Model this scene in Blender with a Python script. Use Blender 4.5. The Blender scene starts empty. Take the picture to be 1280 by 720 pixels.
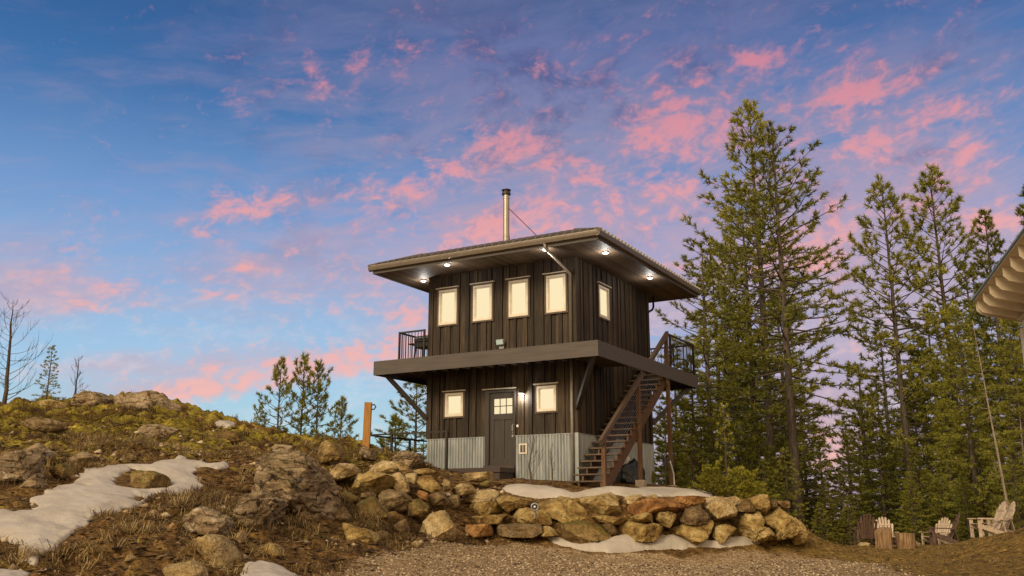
import bpy, math, random
import numpy as np
from mathutils import Vector, noise as mnoise

S = bpy.context.scene
# ------------------------------------------------------------------ camera
F_PX, PITCH = 1152.5, math.radians(13.38)
cam_data = bpy.data.cameras.new('camera')
cam_data.sensor_width = 36.0
cam_data.lens = F_PX / 1280 * 36.0
cam_data.clip_start = 0.1
cam_data.clip_end = 6000
cam = bpy.data.objects.new('camera', cam_data)
S.collection.objects.link(cam)
cam.location = (0, 0, 0)
cam.rotation_euler = (math.radians(90) + PITCH, 0, 0)
S.camera = cam

# ------------------------------------------------------------------ exposure
S.view_settings.view_transform = 'Standard'
S.view_settings.look = 'None'
S.view_settings.gamma = 1
S.view_settings.exposure = 0.40
S.view_settings.use_curve_mapping = False

# ------------------------------------------------------------------ colour helpers
def lin(r, g=None, b=None):
    if g is None: r, g, b = r
    f = lambda c: (c/255/12.92) if c/255 <= 0.04045 else ((c/255+0.055)/1.055)**2.4
    return (f(r), f(g), f(b), 1)

class NT:
    """small helper to write node trees as expressions"""
    def __init__(s, tree):
        s.t = tree; s.n = tree.nodes; s.l = tree.links
    def _in(s, sock, v):
        if isinstance(v, bpy.types.NodeSocket): s.l.new(v, sock)
        elif v is not None: sock.default_value = v
    def new(s, typ, **kw):
        n = s.n.new(typ)
        for k, v in kw.items(): setattr(n, k, v)
        return n
    def math(s, op, a, b=None, c=None, clamp=False):
        n = s.n.new('ShaderNodeMath'); n.operation = op; n.use_clamp = clamp
        s._in(n.inputs[0], a)
        if b is not None: s._in(n.inputs[1], b)
        if c is not None: s._in(n.inputs[2], c)
        return n.outputs[0]
    def vmath(s, op, a, b=None):
        n = s.n.new('ShaderNodeVectorMath'); n.operation = op
        s._in(n.inputs[0], a)
        if b is not None: s._in(n.inputs[1], b)
        return n.outputs['Vector']
    def mix(s, f, a, b, blend='MIX', clamp=False):
        n = s.n.new('ShaderNodeMix'); n.data_type = 'RGBA'; n.blend_type = blend; n.clamp_result = clamp
        s._in(n.inputs['Factor'], f); s._in(n.inputs['A'] if False else n.inputs[6], a); s._in(n.inputs[7], b)
        return n.outputs[2]
    def sep(s, v):
        n = s.n.new('ShaderNodeSeparateXYZ'); s._in(n.inputs[0], v); return n.outputs
    def comb(s, x, y, z):
        n = s.n.new('ShaderNodeCombineXYZ')
        s._in(n.inputs[0], x); s._in(n.inputs[1], y); s._in(n.inputs[2], z); return n.outputs[0]
    def noise(s, vec, scale, detail=4, rough=0.55, dist=0.0, lac=2.0):
        n = s.n.new('ShaderNodeTexNoise'); s._in(n.inputs['Vector'], vec)
        n.inputs['Scale'].default_value = scale; n.inputs['Detail'].default_value = detail
        n.inputs['Roughness'].default_value = rough; n.inputs['Distortion'].default_value = dist
        n.inputs['Lacunarity'].default_value = lac
        return n.outputs['Fac']
    def voro(s, vec, scale, feature='F1', out='Distance'):
        n = s.n.new('ShaderNodeTexVoronoi'); n.feature = feature; s._in(n.inputs['Vector'], vec)
        n.inputs['Scale'].default_value = scale; return n.outputs[out]
    def ramp(s, f, stops, interp='LINEAR'):
        n = s.n.new('ShaderNodeValToRGB'); n.color_ramp.interpolation = interp
        e = n.color_ramp.elements
        while len(e) > 1: e.remove(e[-1])
        e[0].position = stops[0][0]; e[0].color = stops[0][1]
        for p, c in stops[1:]:
            k = e.new(p); k.color = c
        s._in(n.inputs[0], f); return n.outputs[0]
    def step(s, x, a, b):
        n = s.n.new('ShaderNodeMapRange'); n.interpolation_type = 'SMOOTHSTEP'
        s._in(n.inputs['Value'], x); n.inputs['From Min'].default_value = a; n.inputs['From Max'].default_value = b
        return n.outputs['Result']
    def mapping(s, vec, scale, rot=(0,0,0)):
        n = s.n.new('ShaderNodeMapping'); s._in(n.inputs['Vector'], vec)
        n.inputs['Scale'].default_value = scale; n.inputs['Rotation'].default_value = rot
        return n.outputs[0]

# pixel of the 1280x720 photograph -> direction / point at a given distance (Y)
CP, SP = math.cos(PITCH), math.sin(PITCH)
def ray(x, y):
    a = (x-640)/F_PX; b = (360-y)/F_PX
    return np.array([a, CP-b*SP, SP+b*CP])
def at(x, y, Y):
    r = ray(x, y); return r*Y/r[1]
def azel(x, y):
    r = ray(x, y); return math.degrees(math.atan2(r[0], r[1])), math.degrees(math.asin(r[2]/np.linalg.norm(r)))

# ------------------------------------------------------------------ world: dusk sky with altocumulus lit pink
SUN_AZ, SUN_EL = -143.0, 30.0     # low sun behind the camera, to the left (degrees from +Y, clockwise)
world = bpy.data.worlds.new('World'); S.world = world
world.use_nodes = True
W = NT(world.node_tree)
W.n.clear()
def build_world():
    tc = W.new('ShaderNodeTexCoord').outputs['Generated']
    d = W.vmath('NORMALIZE', tc)
    x, y, z = W.sep(d)
    az = W.math('MULTIPLY', W.math('ARCTAN2', x, y), 57.29578)
    el = W.math('MULTIPLY', W.math('ARCSINE', z), 57.29578)
    # clear sky: left and right vertical gradients
    e01 = W.math('DIVIDE', el, 40.0, clamp=True)
    def g(stops): return W.ramp(e01, [(p/40, lin(c)) for p, c in stops])
    left = g([(0,(186,216,216)),(4,(176,214,224)),(8,(164,204,234)),(13,(146,180,222)),(18,(116,156,208)),(24,(66,116,174)),(31,(34,82,140)),(40,(32,72,128))])
    right = g([(0,(196,160,182)),(3,(184,156,184)),(6,(160,154,192)),(10,(150,172,214)),(14,(136,166,212)),(19,(104,146,200)),(25,(76,120,178)),(31,(50,84,142)),(40,(40,70,126))])
    sky = W.mix(W.step(az, -8, 16), left, right)
    ns = W.noise(d, 3.0, 3)
    # cloud coordinates: streaks that rise a little to the right
    P = W.comb(W.math('MULTIPLY', az, 0.62), W.math('ADD', el, W.math('MULTIPLY', az, -0.09)), 0.0)
    warp = W.noise(P, 0.22, 3)
    P2 = W.vmath('ADD', P, W.comb(W.math('MULTIPLY', warp, 2.4), W.math('MULTIPLY', warp, 1.8), 0))
    n1 = W.noise(P2, 0.42, 7, 0.60, 0.15)
    n2 = W.noise(W.vmath('ADD', P2, (31.7, 12.1, 4.0)), 0.17, 6, 0.58, 0.2)
    n3 = W.noise(W.vmath('ADD', W.mapping(P2, (0.55, 1.35, 1)), (7.7, 52.1, 9.0)), 0.50, 6, 0.62, 0.3)
    def blob(px, py, rx, ry, rot=0.0, amp=1.0):
        a0, e0 = azel(px, py)
        k = 0.0497*0.93
        sx, sy = rx*k, ry*k; c, s_ = math.cos(math.radians(rot)), math.sin(math.radians(rot))
        da = W.math('SUBTRACT', az, a0); de = W.math('SUBTRACT', el, e0)
        u = W.math('ADD', W.math('MULTIPLY', da, c/sx), W.math('MULTIPLY', de, s_/sx))
        v = W.math('ADD', W.math('MULTIPLY', da, -s_/sy), W.math('MULTIPLY', de, c/sy))
        r2 = W.math('ADD', W.math('MULTIPLY', u, u), W.math('MULTIPLY', v, v))
        return W.math('MULTIPLY', W.math('EXPONENT', W.math('MULTIPLY', r2, -1.0)), amp)
    def total(bl):
        t = None
        for b in bl:
            q = blob(*b); t = q if t is None else W.math('ADD', t, q)
        return t
    # mauve veil
    veil = total([(1010,190,420,210,8,0.95),(730,300,250,130,10,0.75),(640,70,300,110,0,0.8),(40,370,90,35,0,0.8),(240,455,170,22,6,0.9),(1040,520,160,120,0,0.9),(820,310,190,80,0,.8),(1180,330,160,80,0,.6),(380,120,190,110,0,0.4),(560,330,220,90,0,.35),(200,330,220,80,0,.35),(170,490,130,14,5,0.7)])
    n4 = W.noise(W.vmath('ADD', P2, (3.3, 71.0, 2.0)), 1.75, 5, 0.55, 0.2)
    nv = W.math('ADD', W.math('MULTIPLY', n3, 0.6), W.math('MULTIPLY', n2, 0.4))
    vm = W.step(W.math('ADD', W.math('MULTIPLY', W.math('MINIMUM', veil, 1.0), 0.33), nv), 0.50, 0.88)
    veilc = W.ramp(e01, [(0, lin(204,172,182)), (0.2, lin(200,178,194)), (0.40, lin(188,166,190)), (0.55, lin(150,146,180)), (0.68, lin(116,122,168)), (0.8, lin(84,102,154))])
    sky = W.mix(W.math('MULTIPLY', vm, 0.86), sky, veilc)
    pale = W.math('MULTIPLY', W.step(W.math('ADD', W.math('MULTIPLY', n3, 0.5), W.math('MULTIPLY', n4, 0.5)), 0.46, 0.66), W.math('MULTIPLY', W.step(el, 17, 5), 0.42))
    sky = W.mix(pale, sky, lin(216,222,234))
    # darker undersides
    dk = W.math('MULTIPLY', W.step(W.math('ADD', W.math('MULTIPLY', n1, 0.5), W.math('MULTIPLY', n2, 0.5)), 0.48, 0.64), W.math('MULTIPLY', W.math('MINIMUM', veil, 1.0), 0.62))
    sky = W.mix(W.math('MULTIPLY', dk, W.step(el, 10, 20)), sky, lin(66,80,134))
    pinks = [(230,335,280,90,0,.32),(560,330,200,80,0,.3),(420,80,160,60,0,.15),(900,90,300,90,0,.2),(1000,230,300,110,0,.25),(285,132,42,20,8,.8),(455,74,28,12,0,.5),(375,95,55,22,0,.35),(330,252,66,28,14,1.),(490,236,58,20,0,1.05),(572,216,46,20,0,.85),
             (655,186,62,26,-12,1.15),(735,216,24,18,0,.7),(850,155,62,34,-14,1.05),(940,76,38,18,-10,.9),(1065,115,62,26,16,.95),(1185,136,40,14,0,1.15),
             (1095,176,46,20,10,.8),(790,176,40,20,0,.6),(465,262,40,12,0,.6),(100,380,26,14,0,.8),(320,336,32,9,0,.7),(252,294,22,9,0,.6),
             (700,268,90,24,0,.7),(1000,300,90,26,10,.7),(1250,272,60,26,8,.9),(1272,112,30,16,0,.7),(430,450,140,22,9,1.5),(270,484,120,17,8,1.25),
             (140,357,30,10,0,.6),(510,395,70,16,0,.7),(1040,330,70,22,0,.6),(1050,420,60,30,0,.5),(1035,565,60,30,0,.9),(1180,210,60,24,0,.6),(590,180,50,24,0,.5),
             (820,230,60,26,0,.6),(1230,180,50,24,0,.5),(620,290,70,18,0,.5),(275,370,30,7,0,.6),(190,380,20,6,0,.4),(520,425,50,10,0,.8)]
    pk = total(pinks)
    den = W.math('ADD', W.math('MULTIPLY', W.math('MINIMUM', pk, 1.25), 0.195), W.math('ADD', W.math('MULTIPLY', n1, 0.45), W.math('MULTIPLY', n4, 0.55)))
    den = W.math('ADD', den, W.math('MULTIPLY', W.math('MINIMUM', veil, 1.0), 0.082))
    pm = W.step(den, 0.585, 0.82)
    pinkc = W.ramp(e01, [(0, lin(236,182,180)), (0.12, lin(244,184,176)), (0.28, lin(236,178,178)), (0.5, lin(212,158,174)), (0.66, lin(190,136,160)), (0.8, lin(150,116,154))])
    sky = W.mix(W.math('MULTIPLY', pm, 0.74), sky, pinkc)
    hot = W.step(den, 0.68, 0.86)
    sky = W.mix(W.math('MULTIPLY', hot, 0.65), sky, W.ramp(e01, [(0.1, lin(254,190,176)), (0.4, lin(250,170,164)), (0.65, lin(226,138,152))]))
    sky = W.mix(1.0, sky, (.775, .775, .775, 1), 'MULTIPLY')
    # unseen sky behind the camera: warm glow added to light the scene
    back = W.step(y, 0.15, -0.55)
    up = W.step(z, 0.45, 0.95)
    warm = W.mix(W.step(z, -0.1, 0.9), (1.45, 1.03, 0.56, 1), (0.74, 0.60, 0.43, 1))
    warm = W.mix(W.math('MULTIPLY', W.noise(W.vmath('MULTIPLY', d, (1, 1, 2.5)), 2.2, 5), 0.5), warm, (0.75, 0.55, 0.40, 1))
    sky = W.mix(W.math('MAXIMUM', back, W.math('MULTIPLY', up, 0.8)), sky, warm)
    # physical sky for the air light underneath the clouds
    nish = W.new('ShaderNodeTexSky', sky_type='NISHITA'); nish.sun_disc = False
    nish.sun_elevation = math.radians(SUN_EL); nish.sun_rotation = math.radians(SUN_AZ)
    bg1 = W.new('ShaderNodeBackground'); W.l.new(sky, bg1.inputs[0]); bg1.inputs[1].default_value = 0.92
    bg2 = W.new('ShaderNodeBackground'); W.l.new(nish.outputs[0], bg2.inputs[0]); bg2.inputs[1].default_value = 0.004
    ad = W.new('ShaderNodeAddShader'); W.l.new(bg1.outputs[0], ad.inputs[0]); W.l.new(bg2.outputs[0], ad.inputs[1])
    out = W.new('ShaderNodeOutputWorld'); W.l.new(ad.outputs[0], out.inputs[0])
build_world()

# ------------------------------------------------------------------ sun: soft, warm, low behind the camera
sun_d = bpy.data.lights.new('sun', 'SUN'); sun_d.energy = 2.0; sun_d.angle = math.radians(22); sun_d.color = (1.0, 0.83, 0.58)
sun = bpy.data.objects.new('sun', sun_d); S.collection.objects.link(sun)
_a, _e = math.radians(SUN_AZ), math.radians(SUN_EL)
_to = Vector((math.sin(_a)*math.cos(_e), math.cos(_a)*math.cos(_e), math.sin(_e)))
sun.rotation_euler = _to.to_track_quat('Z', 'Y').to_euler()
sun.location = _to*60

# ------------------------------------------------------------------ object helpers
def link(o): S.collection.objects.link(o); return o
def tag(o, label=None, cat=None, group=None, kind=None):
    if label: o['label'] = label
    if cat: o['category'] = cat
    if group: o['group'] = group
    if kind: o['kind'] = kind
    return o
def empty(name, loc, rz=0.0, label=None, cat=None, group=None):
    o = bpy.data.objects.new(name, None); o.location = loc; o.rotation_euler = (0, 0, rz)
    o.empty_display_size = 0.2
    link(o); return tag(o, label, cat, group)
def copy_tree(o, parent=None):
    c = o.copy(); link(c)
    if parent: c.parent = parent
    for ch in list(o.children): copy_tree(ch, c)
    return c
def np_mesh(name, V, tris=None, quads=None, mats=(), smooth=False, attr=None):
    """mesh from numpy arrays"""
    V = np.asarray(V, dtype=np.float32).reshape(-1, 3)
    me = bpy.data.meshes.new(name)
    idx = []; starts = []; n = 0; tot = []
    if quads is not None and len(quads):
        q = np.asarray(quads, dtype=np.int32).reshape(-1, 4); idx.append(q.ravel())
        starts.append(np.arange(len(q))*4 + n); tot.append(np.full(len(q), 4)); n += q.size
    if tris is not None and len(tris):
        t = np.asarray(tris, dtype=np.int32).reshape(-1, 3); idx.append(t.ravel())
        starts.append(np.arange(len(t))*3 + n); tot.append(np.full(len(t), 3)); n += t.size
    idx = np.concatenate(idx).astype(np.int32); starts = np.concatenate(starts).astype(np.int32); tot = np.concatenate(tot).astype(np.int32)
    me.vertices.add(len(V)); me.vertices.foreach_set('co', V.ravel())
    me.loops.add(len(idx)); me.loops.foreach_set('vertex_index', idx)
    me.polygons.add(len(starts)); me.polygons.foreach_set('loop_start', starts); me.polygons.foreach_set('loop_total', tot)
    me.update(calc_edges=True)
    for m in mats: me.materials.append(m)
    if smooth: me.polygons.foreach_set('use_smooth', np.ones(len(starts), dtype=bool))
    if attr is not None:
        a = me.color_attributes.new('mask', 'FLOAT_COLOR', 'POINT'); a.data.foreach_set('color', np.asarray(attr, dtype=np.float32).ravel())
    me.validate(); return me

class MB:
    """collects boxes, bars, tubes and polygons; build() links them as ONE mesh object"""
    def __init__(s): s.v = []; s.f = []
    def add(s, V, F):
        b = len(s.v); s.v += [tuple(map(float, p)) for p in V]; s.f += [tuple(i+b for i in f) for f in F]; return s
    def box(s, x0, x1, y0, y1, z0, z1):
        return s.add([(x0,y0,z0),(x1,y0,z0),(x1,y1,z0),(x0,y1,z0),(x0,y0,z1),(x1,y0,z1),(x1,y1,z1),(x0,y1,z1)],
                     [(0,3,2,1),(4,5,6,7),(0,1,5,4),(1,2,6,5),(2,3,7,6),(3,0,4,7)])
    def bar(s, p, q, w, h, up=(0,0,1)):
        p, q = Vector(p), Vector(q); d = (q-p).normalized(); u = Vector(up)
        if abs(d.dot(u)) > 0.98: u = Vector((0,1,0)) if abs(d.y) < 0.9 else Vector((1,0,0))
        a = d.cross(u).normalized()*(w/2); b = a.cross(d).normalized()*(h/2)
        V = [p-a-b, p+a-b, p+a+b, p-a+b, q-a-b, q+a-b, q+a+b, q-a+b]
        return s.add(V, [(0,1,2,3),(4,7,6,5),(0,4,5,1),(1,5,6,2),(2,6,7,3),(3,7,4,0)])
    def tube(s, pts, radii, n=8, caps=True):
        pts = [Vector(p) for p in pts]
        if not hasattr(radii, '__len__'): radii = [radii]*len(pts)
        V = []; F = []; a = None
        for i, p in enumerate(pts):
            d = (pts[min(i+1, len(pts)-1)]-pts[max(i-1, 0)]).normalized()
            if a is None:
                a = d.orthogonal().normalized()
            a = (a - d*a.dot(d)).normalized(); b = d.cross(a)
            for k in range(n):
                t = 2*math.pi*k/n; V.append(p+(a*math.cos(t)+b*math.sin(t))*radii[i])
        for i in range(len(pts)-1):
            for k in range(n):
                F.append((i*n+k, i*n+(k+1) % n, (i+1)*n+(k+1) % n, (i+1)*n+k))
        if caps: F.append(tuple(range(n))[::-1]); F.append(tuple((len(pts)-1)*n+k for k in range(n)))
        return s.add(V, F)
    def lathe(s, c, prof, n=20):
        V = []; F = []
        for r, z in prof:
            for k in range(n):
                t = 2*math.pi*k/n; V.append((c[0]+r*math.cos(t), c[1]+r*math.sin(t), c[2]+z))
        for i in range(len(prof)-1):
            for k in range(n): F.append((i*n+k, i*n+(k+1) % n, (i+1)*n+(k+1) % n, (i+1)*n+k))
        F.append(tuple(range(n))[::-1]); F.append(tuple((len(prof)-1)*n+k for k in range(n)))
        return s.add(V, F)
    def prism(s, poly, ax, a0, a1):
        """extrude a 2-D polygon along axis ax ('x','y','z')"""
        def P(u, v, w): return {'x': (w, u, v), 'y': (u, w, v), 'z': (u, v, w)}[ax]
        n = len(poly)
        V = [P(u, v, a0) for u, v in poly] + [P(u, v, a1) for u, v in poly]
        return s.add(V, [tuple(range(n))[::-1], tuple(range(n, 2*n))] + [(i, (i+1) % n, n+(i+1) % n, n+i) for i in range(n)])
    def build(s, name, m, parent=None, dz=0.0, smooth=False, bevel=0.0):
        me = bpy.data.meshes.new(name)
        me.from_pydata([(x, y, z+dz) for x, y, z in s.v], [], s.f); me.update()
        import bmesh
        bm = bmesh.new(); bm.from_mesh(me); bmesh.ops.recalc_face_normals(bm, faces=bm.faces); bm.to_mesh(me); bm.free()
        if m: me.materials.append(m)
        if smooth: me.polygons.foreach_set('use_smooth', [True]*len(me.polygons))
        o = bpy.data.objects.new(name, me); link(o)
        if parent: o.parent = parent
        if bevel:
            b = o.modifiers.new('bevel', 'BEVEL'); b.width = bevel; b.segments = 2; b.limit_method = 'ANGLE'
        return o

# ------------------------------------------------------------------ numpy noise
_rs = np.random.RandomState(5)
_PERM = _rs.permutation(4096); _VAL = _rs.rand(4096)
def vnoise(x, y):
    xi = np.floor(x).astype(int); yi = np.floor(y).astype(int); fx = x-xi; fy = y-yi
    fx = fx*fx*fx*(fx*(fx*6-15)+10); fy = fy*fy*fy*(fy*(fy*6-15)+10)
    h = lambda a, b: _VAL[(_PERM[(a+_PERM[b & 4095]) & 4095])]
    return (h(xi, yi)*(1-fx)+h(xi+1, yi)*fx)*(1-fy)+(h(xi, yi+1)*(1-fx)+h(xi+1, yi+1)*fx)*fy
def fbm(x, y, o=4, g=0.5):
    s = 0; a = 1; t = 0
    for k in range(o):
        s = s+a*(vnoise(x*2**k+17*k, y*2**k+31*k)-0.5); t += a; a *= g
    return s/t*2
def sstep(x, a, b):
    t = np.clip((x-a)/(b-a), 0, 1); return t*t*(3-2*t)
def poly_dist(X, Y, poly):
    """signed distance to polygon, positive inside"""
    X = np.asarray(X, float); Y = np.asarray(Y, float); n = len(poly)
    dmin = np.full(X.shape, 1e9); inside = np.zeros(X.shape, bool)
    for i in range(n):
        x0, y0 = poly[i]; x1, y1 = poly[(i+1) % n]
        dx, dy = x1-x0, y1-y0; L = dx*dx+dy*dy+1e-12
        t = np.clip(((X-x0)*dx+(Y-y0)*dy)/L, 0, 1)
        dmin = np.minimum(dmin, np.hypot(X-x0-t*dx, Y-y0-t*dy))
        c = ((y0 > Y) != (y1 > Y)) & (X < (dx)*(Y-y0)/(dy if abs(dy) > 1e-12 else 1e-12)+x0)
        inside ^= c
    return np.where(inside, dmin, -dmin)
# ------------------------------------------------------------------ materials
def mat(name):
    m = bpy.data.materials.new(name); m.use_nodes = True
    n = NT(m.node_tree); n.n.clear()
    out = n.new('ShaderNodeOutputMaterial'); b = n.new('ShaderNodeBsdfPrincipled')
    n.l.new(b.outputs[0], out.inputs[0]); n.out = out; n.b = b
    return m, n
def C(r, g, b): return (r, g, b, 1)
def simple(name, stops, sc=(1,1,1), scale=6.0, rough=0.7, metal=0.0, bump=0.0, bdist=0.01, bscale=None, island=0.0, orand=0.0, spec=0.4, detail=6):
    """noise ramp over object coordinates; optional per-plank / per-object variation and bump"""
    m, n = mat(name)
    oc = n.new('ShaderNodeTexCoord').outputs['Object']
    ob = n.new('ShaderNodeObjectInfo')
    oc = n.vmath('ADD', oc, n.comb(n.math('MULTIPLY', ob.outputs['Random'], 37.0), n.math('MULTIPLY', ob.outputs['Random'], 91.0), n.math('MULTIPLY', ob.outputs['Random'], 53.0)))
    geo = n.new('ShaderNodeNewGeometry')
    if island: oc = n.vmath('ADD', oc, n.comb(0, 0, n.math('MULTIPLY', geo.outputs['Random Per Island'], 40.0)))
    v = n.mapping(oc, sc)
    f = n.noise(v, scale, detail, 0.6)
    if island:
        f = n.math('ADD', f, n.math('MULTIPLY', n.math('SUBTRACT', geo.outputs['Random Per Island'], 0.5), island))
    if orand:
        f = n.math('ADD', f, n.math('MULTIPLY', n.math('SUBTRACT', ob.outputs['Random'], 0.5), orand))
    c = n.ramp(f, stops); n.l.new(c, n.b.inputs['Base Color'])
    n.b.inputs['Roughness'].default_value = rough; n.b.inputs['Metallic'].default_value = metal
    n.b.inputs['Specular IOR Level'].default_value = spec
    if bump:
        bm = n.new('ShaderNodeBump'); bm.inputs['Strength'].default_value = bump; bm.inputs['Distance'].default_value = bdist
        n.l.new(n.noise(v, bscale or scale*3, 5, 0.65), bm.inputs['Height']); n.l.new(bm.outputs[0], n.b.inputs['Normal'])
    return m
M = {}
M['board'] = simple('dark_stained_boards', [(0.24, C(.006,.004,.0025)), (0.46, C(.027,.017,.009)), (0.62, C(.056,.036,.019)), (0.85, C(.12,.080,.045))], (14, 14, 0.6), 2.6, 0.75, bump=0.8, bdist=0.012, bscale=5, island=0.27)
M['core'] = simple('wall_core', [(0.3, C(.008,.007,.006)), (0.7, C(.015,.012,.01))], rough=0.9)
M['fascia'] = simple('fascia_board', [(0.3, C(.066,.053,.044)), (0.7, C(.096,.079,.067))], (6, .6, 6), 2, 0.6, bump=0.15)
M['soffit'] = simple('soffit_boards', [(0.3, C(.08,.052,.032)), (0.7, C(.16,.105,.066))], (5, 0.5, 5), 3, 0.65, island=0.4)
M['gutter'] = simple('gutter_metal', [(0.3, C(.13,.10,.072)), (0.7, C(.17,.135,.10))], rough=0.4, metal=0.2)
M['roofing'] = simple('ribbed_roofing', [(0.3, C(.20,.17,.13)), (0.7, C(.28,.24,.19))], rough=0.4, metal=0.4)
M['frame'] = simple('window_frame_paint', [(0.3, C(.60,.53,.42)), (0.7, C(.74,.66,.53))], rough=0.5)
M['trim'] = simple('brown_trim', [(0.3, C(.07,.048,.03)), (0.7, C(.13,.09,.055))], (4, 4, .5), 5, 0.7, bump=0.2)
M['pipe'] = simple('downspout_paint', [(0.3, C(.20,.165,.125)), (0.7, C(.27,.225,.175))], rough=0.45)
M['headtrim'] = simple('pale_head_flashing', [(0.3, C(.44,.38,.29)), (0.7, C(.56,.49,.38))], rough=0.5)
M['door'] = simple('door_paint', [(0.3, C(.033,.026,.022)), (0.7, C(.050,.040,.033))], (6, 6, .6), 3, 0.45, bump=0.1)
M['landing'] = simple('landing_boards', [(0.3, C(.040,.026,.021)), (0.7, C(.062,.042,.034))], (.6, 6, 6), 3, 0.6, bump=0.15)
M['steel'] = simple('dark_steel', [(0.3, C(.03,.026,.022)), (0.7, C(.05,.042,.036))], rough=0.45, metal=0.5)
M['black'] = simple('black_enamel', [(0.3, C(.010,.010,.010)), (0.7, C(.022,.021,.02))], rough=0.35)
M['cable'] = simple('stair_cable', [(0.3, C(.25,.22,.19)), (0.7, C(.33,.30,.26))], rough=0.35, metal=0.7)
M['redwood'] = simple('stained_timber', [(0.3, C(.055,.026,.010)), (0.55, C(.10,.048,.018)), (0.8, C(.16,.085,.034))], (5, 5, .7), 4, 0.6, bump=0.2, orand=0.25)
M['tread'] = simple('stair_tread_timber', [(0.3, C(.075,.045,.025)), (0.7, C(.14,.088,.052))], (5, .6, 5), 4, 0.6, bump=0.2, orand=0.3)
M['handrail'] = simple('handrail_timber', [(0.3, C(.07,.045,.028)), (0.7, C(.115,.076,.048))], (5, 5, .7), 3, 0.6, bump=0.2)
M['post'] = simple('orange_treated_post', [(0.25, C(.19,.085,.018)), (0.5, C(.34,.16,.03)), (0.8, C(.44,.23,.055))], (6, 6, .5), 4, 0.7, bump=0.3)
M['chim'] = simple('stainless_flue', [(0.3, C(.30,.26,.20)), (0.7, C(.40,.35,.28))], (1, 1, .4), 6, 0.35, metal=0.7)
M['white'] = simple('white_plastic', [(0.3, C(.62,.62,.60)), (0.7, C(.72,.71,.68))], rough=0.4)
M['glass_blue'] = simple('lamp_lens', [(0.3, C(.35,.50,.52)), (0.7, C(.5,.64,.64))], rough=0.15)
M['concrete'] = simple('concrete', [(0.3, C(.30,.24,.17)), (0.7, C(.42,.35,.26))], rough=0.9, bump=0.3)
M['cedar'] = simple('weathered_cedar', [(0.3, C(.30,.22,.155)), (0.5, C(.46,.36,.265)), (0.75, C(.60,.49,.375))], (5, 5, 1.5), 5, 0.8, bump=0.3, bdist=.005, island=0.25)
M['cedar_dark'] = simple('dark_weathered_cedar', [(0.3, C(.065,.038,.028)), (0.5, C(.105,.062,.043)), (0.75, C(.17,.105,.075))], (5, 5, 1.5), 5, 0.8, bump=0.3, bdist=.005, island=0.25)
M['log'] = simple('split_log', [(0.3, C(.08,.045,.02)), (0.5, C(.21,.125,.058)), (0.7, C(.38,.25,.125))], (7, 7, .8), 3, 0.8, bump=0.5)
M['bark'] = simple('conifer_bark', [(0.25, C(.030,.021,.014)), (0.5, C(.075,.056,.040)), (0.75, C(.145,.112,.08))], (5, 5, 1.0), 4, 0.9, bump=0.8, bdist=.03)
M['palebark'] = simple('pale_grey_bark', [(0.25, C(.13,.10,.065)), (0.5, C(.24,.195,.14)), (0.75, C(.34,.28,.21))], (5, 5, 1.6), 3, 0.9, bump=0.4)
M['twig'] = simple('bare_twigs', [(0.3, C(.05,.036,.024)), (0.7, C(.10,.072,.047))], rough=0.9)
M['redtwig'] = simple('shrub_twigs', [(0.3, C(.10,.058,.035)), (0.7, C(.20,.125,.075))], rough=0.9)
M['tarp'] = simple('black_tarp', [(0.3, C(.008,.009,.010)), (0.7, C(.018,.019,.021))], rough=0.35, bump=0.6, bdist=.03, bscale=6)
M['bottle'] = simple('grey_bottle', [(0.3, C(.26,.25,.23)), (0.7, C(.36,.35,.33))], rough=0.35, metal=0.4)
M['beige'] = simple('beige_paint', [(0.3, C(.54,.44,.29)), (0.7, C(.64,.54,.37))], (1, 1, 1), 3, 0.6, bump=0.1)
M['beige_pale'] = simple('pale_beige_trim', [(0.3, C(.60,.51,.38)), (0.7, C(.70,.61,.47))], (1, 1, 1), 3, 0.6)
M['roofedge'] = simple('blue_grey_drip_edge', [(0.3, C(.13,.20,.21)), (0.7, C(.20,.28,.29))], rough=0.4, metal=0.3)

def galvanised():
    m, n = mat('corrugated_galvanised_steel')
    oc = n.new('ShaderNodeTexCoord').outputs['Object']
    f = n.noise(n.mapping(oc, (3, 3, .5)), 3, 5); g = n.voro(oc, 45, out='Color')
    c = n.ramp(f, [(0.3, C(.22,.24,.235)), (0.55, C(.32,.34,.335)), (0.8, C(.43,.45,.44))])
    c = n.mix(0.12, c, g, 'SOFT_LIGHT'); n.l.new(c, n.b.inputs['Base Color'])
    n.b.inputs['Metallic'].default_value = 0.35; n.b.inputs['Roughness'].default_value = 0.5
    return m
M['galv'] = galvanised()
def lit(name, col, s, vary=0.0):
    m, n = mat(name); n.n.remove(n.b); e = n.new('ShaderNodeEmission'); e.inputs[1].default_value = s
    if vary:
        oc = n.new('ShaderNodeTexCoord').outputs['Generated']
        x, y, z = n.sep(oc)
        f = n.noise(n.vmath('MULTIPLY', oc, (1, 1, 1)), 1.6, 2)
        n.l.new(n.mix(n.math('MULTIPLY', f, vary), col, C(col[0]*1.0, col[1]*.8, col[2]*.6)), e.inputs[0])
    else: e.inputs[0].default_value = col
    n.l.new(e.outputs[0], n.out.inputs[0]); return m
M['pane'] = lit('lit_window_pane', C(1.0, .85, .53), 0.74, 0.18)
M['lamp'] = lit('lit_lamp', C(1.0, .97, .92), 9.0)

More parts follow.
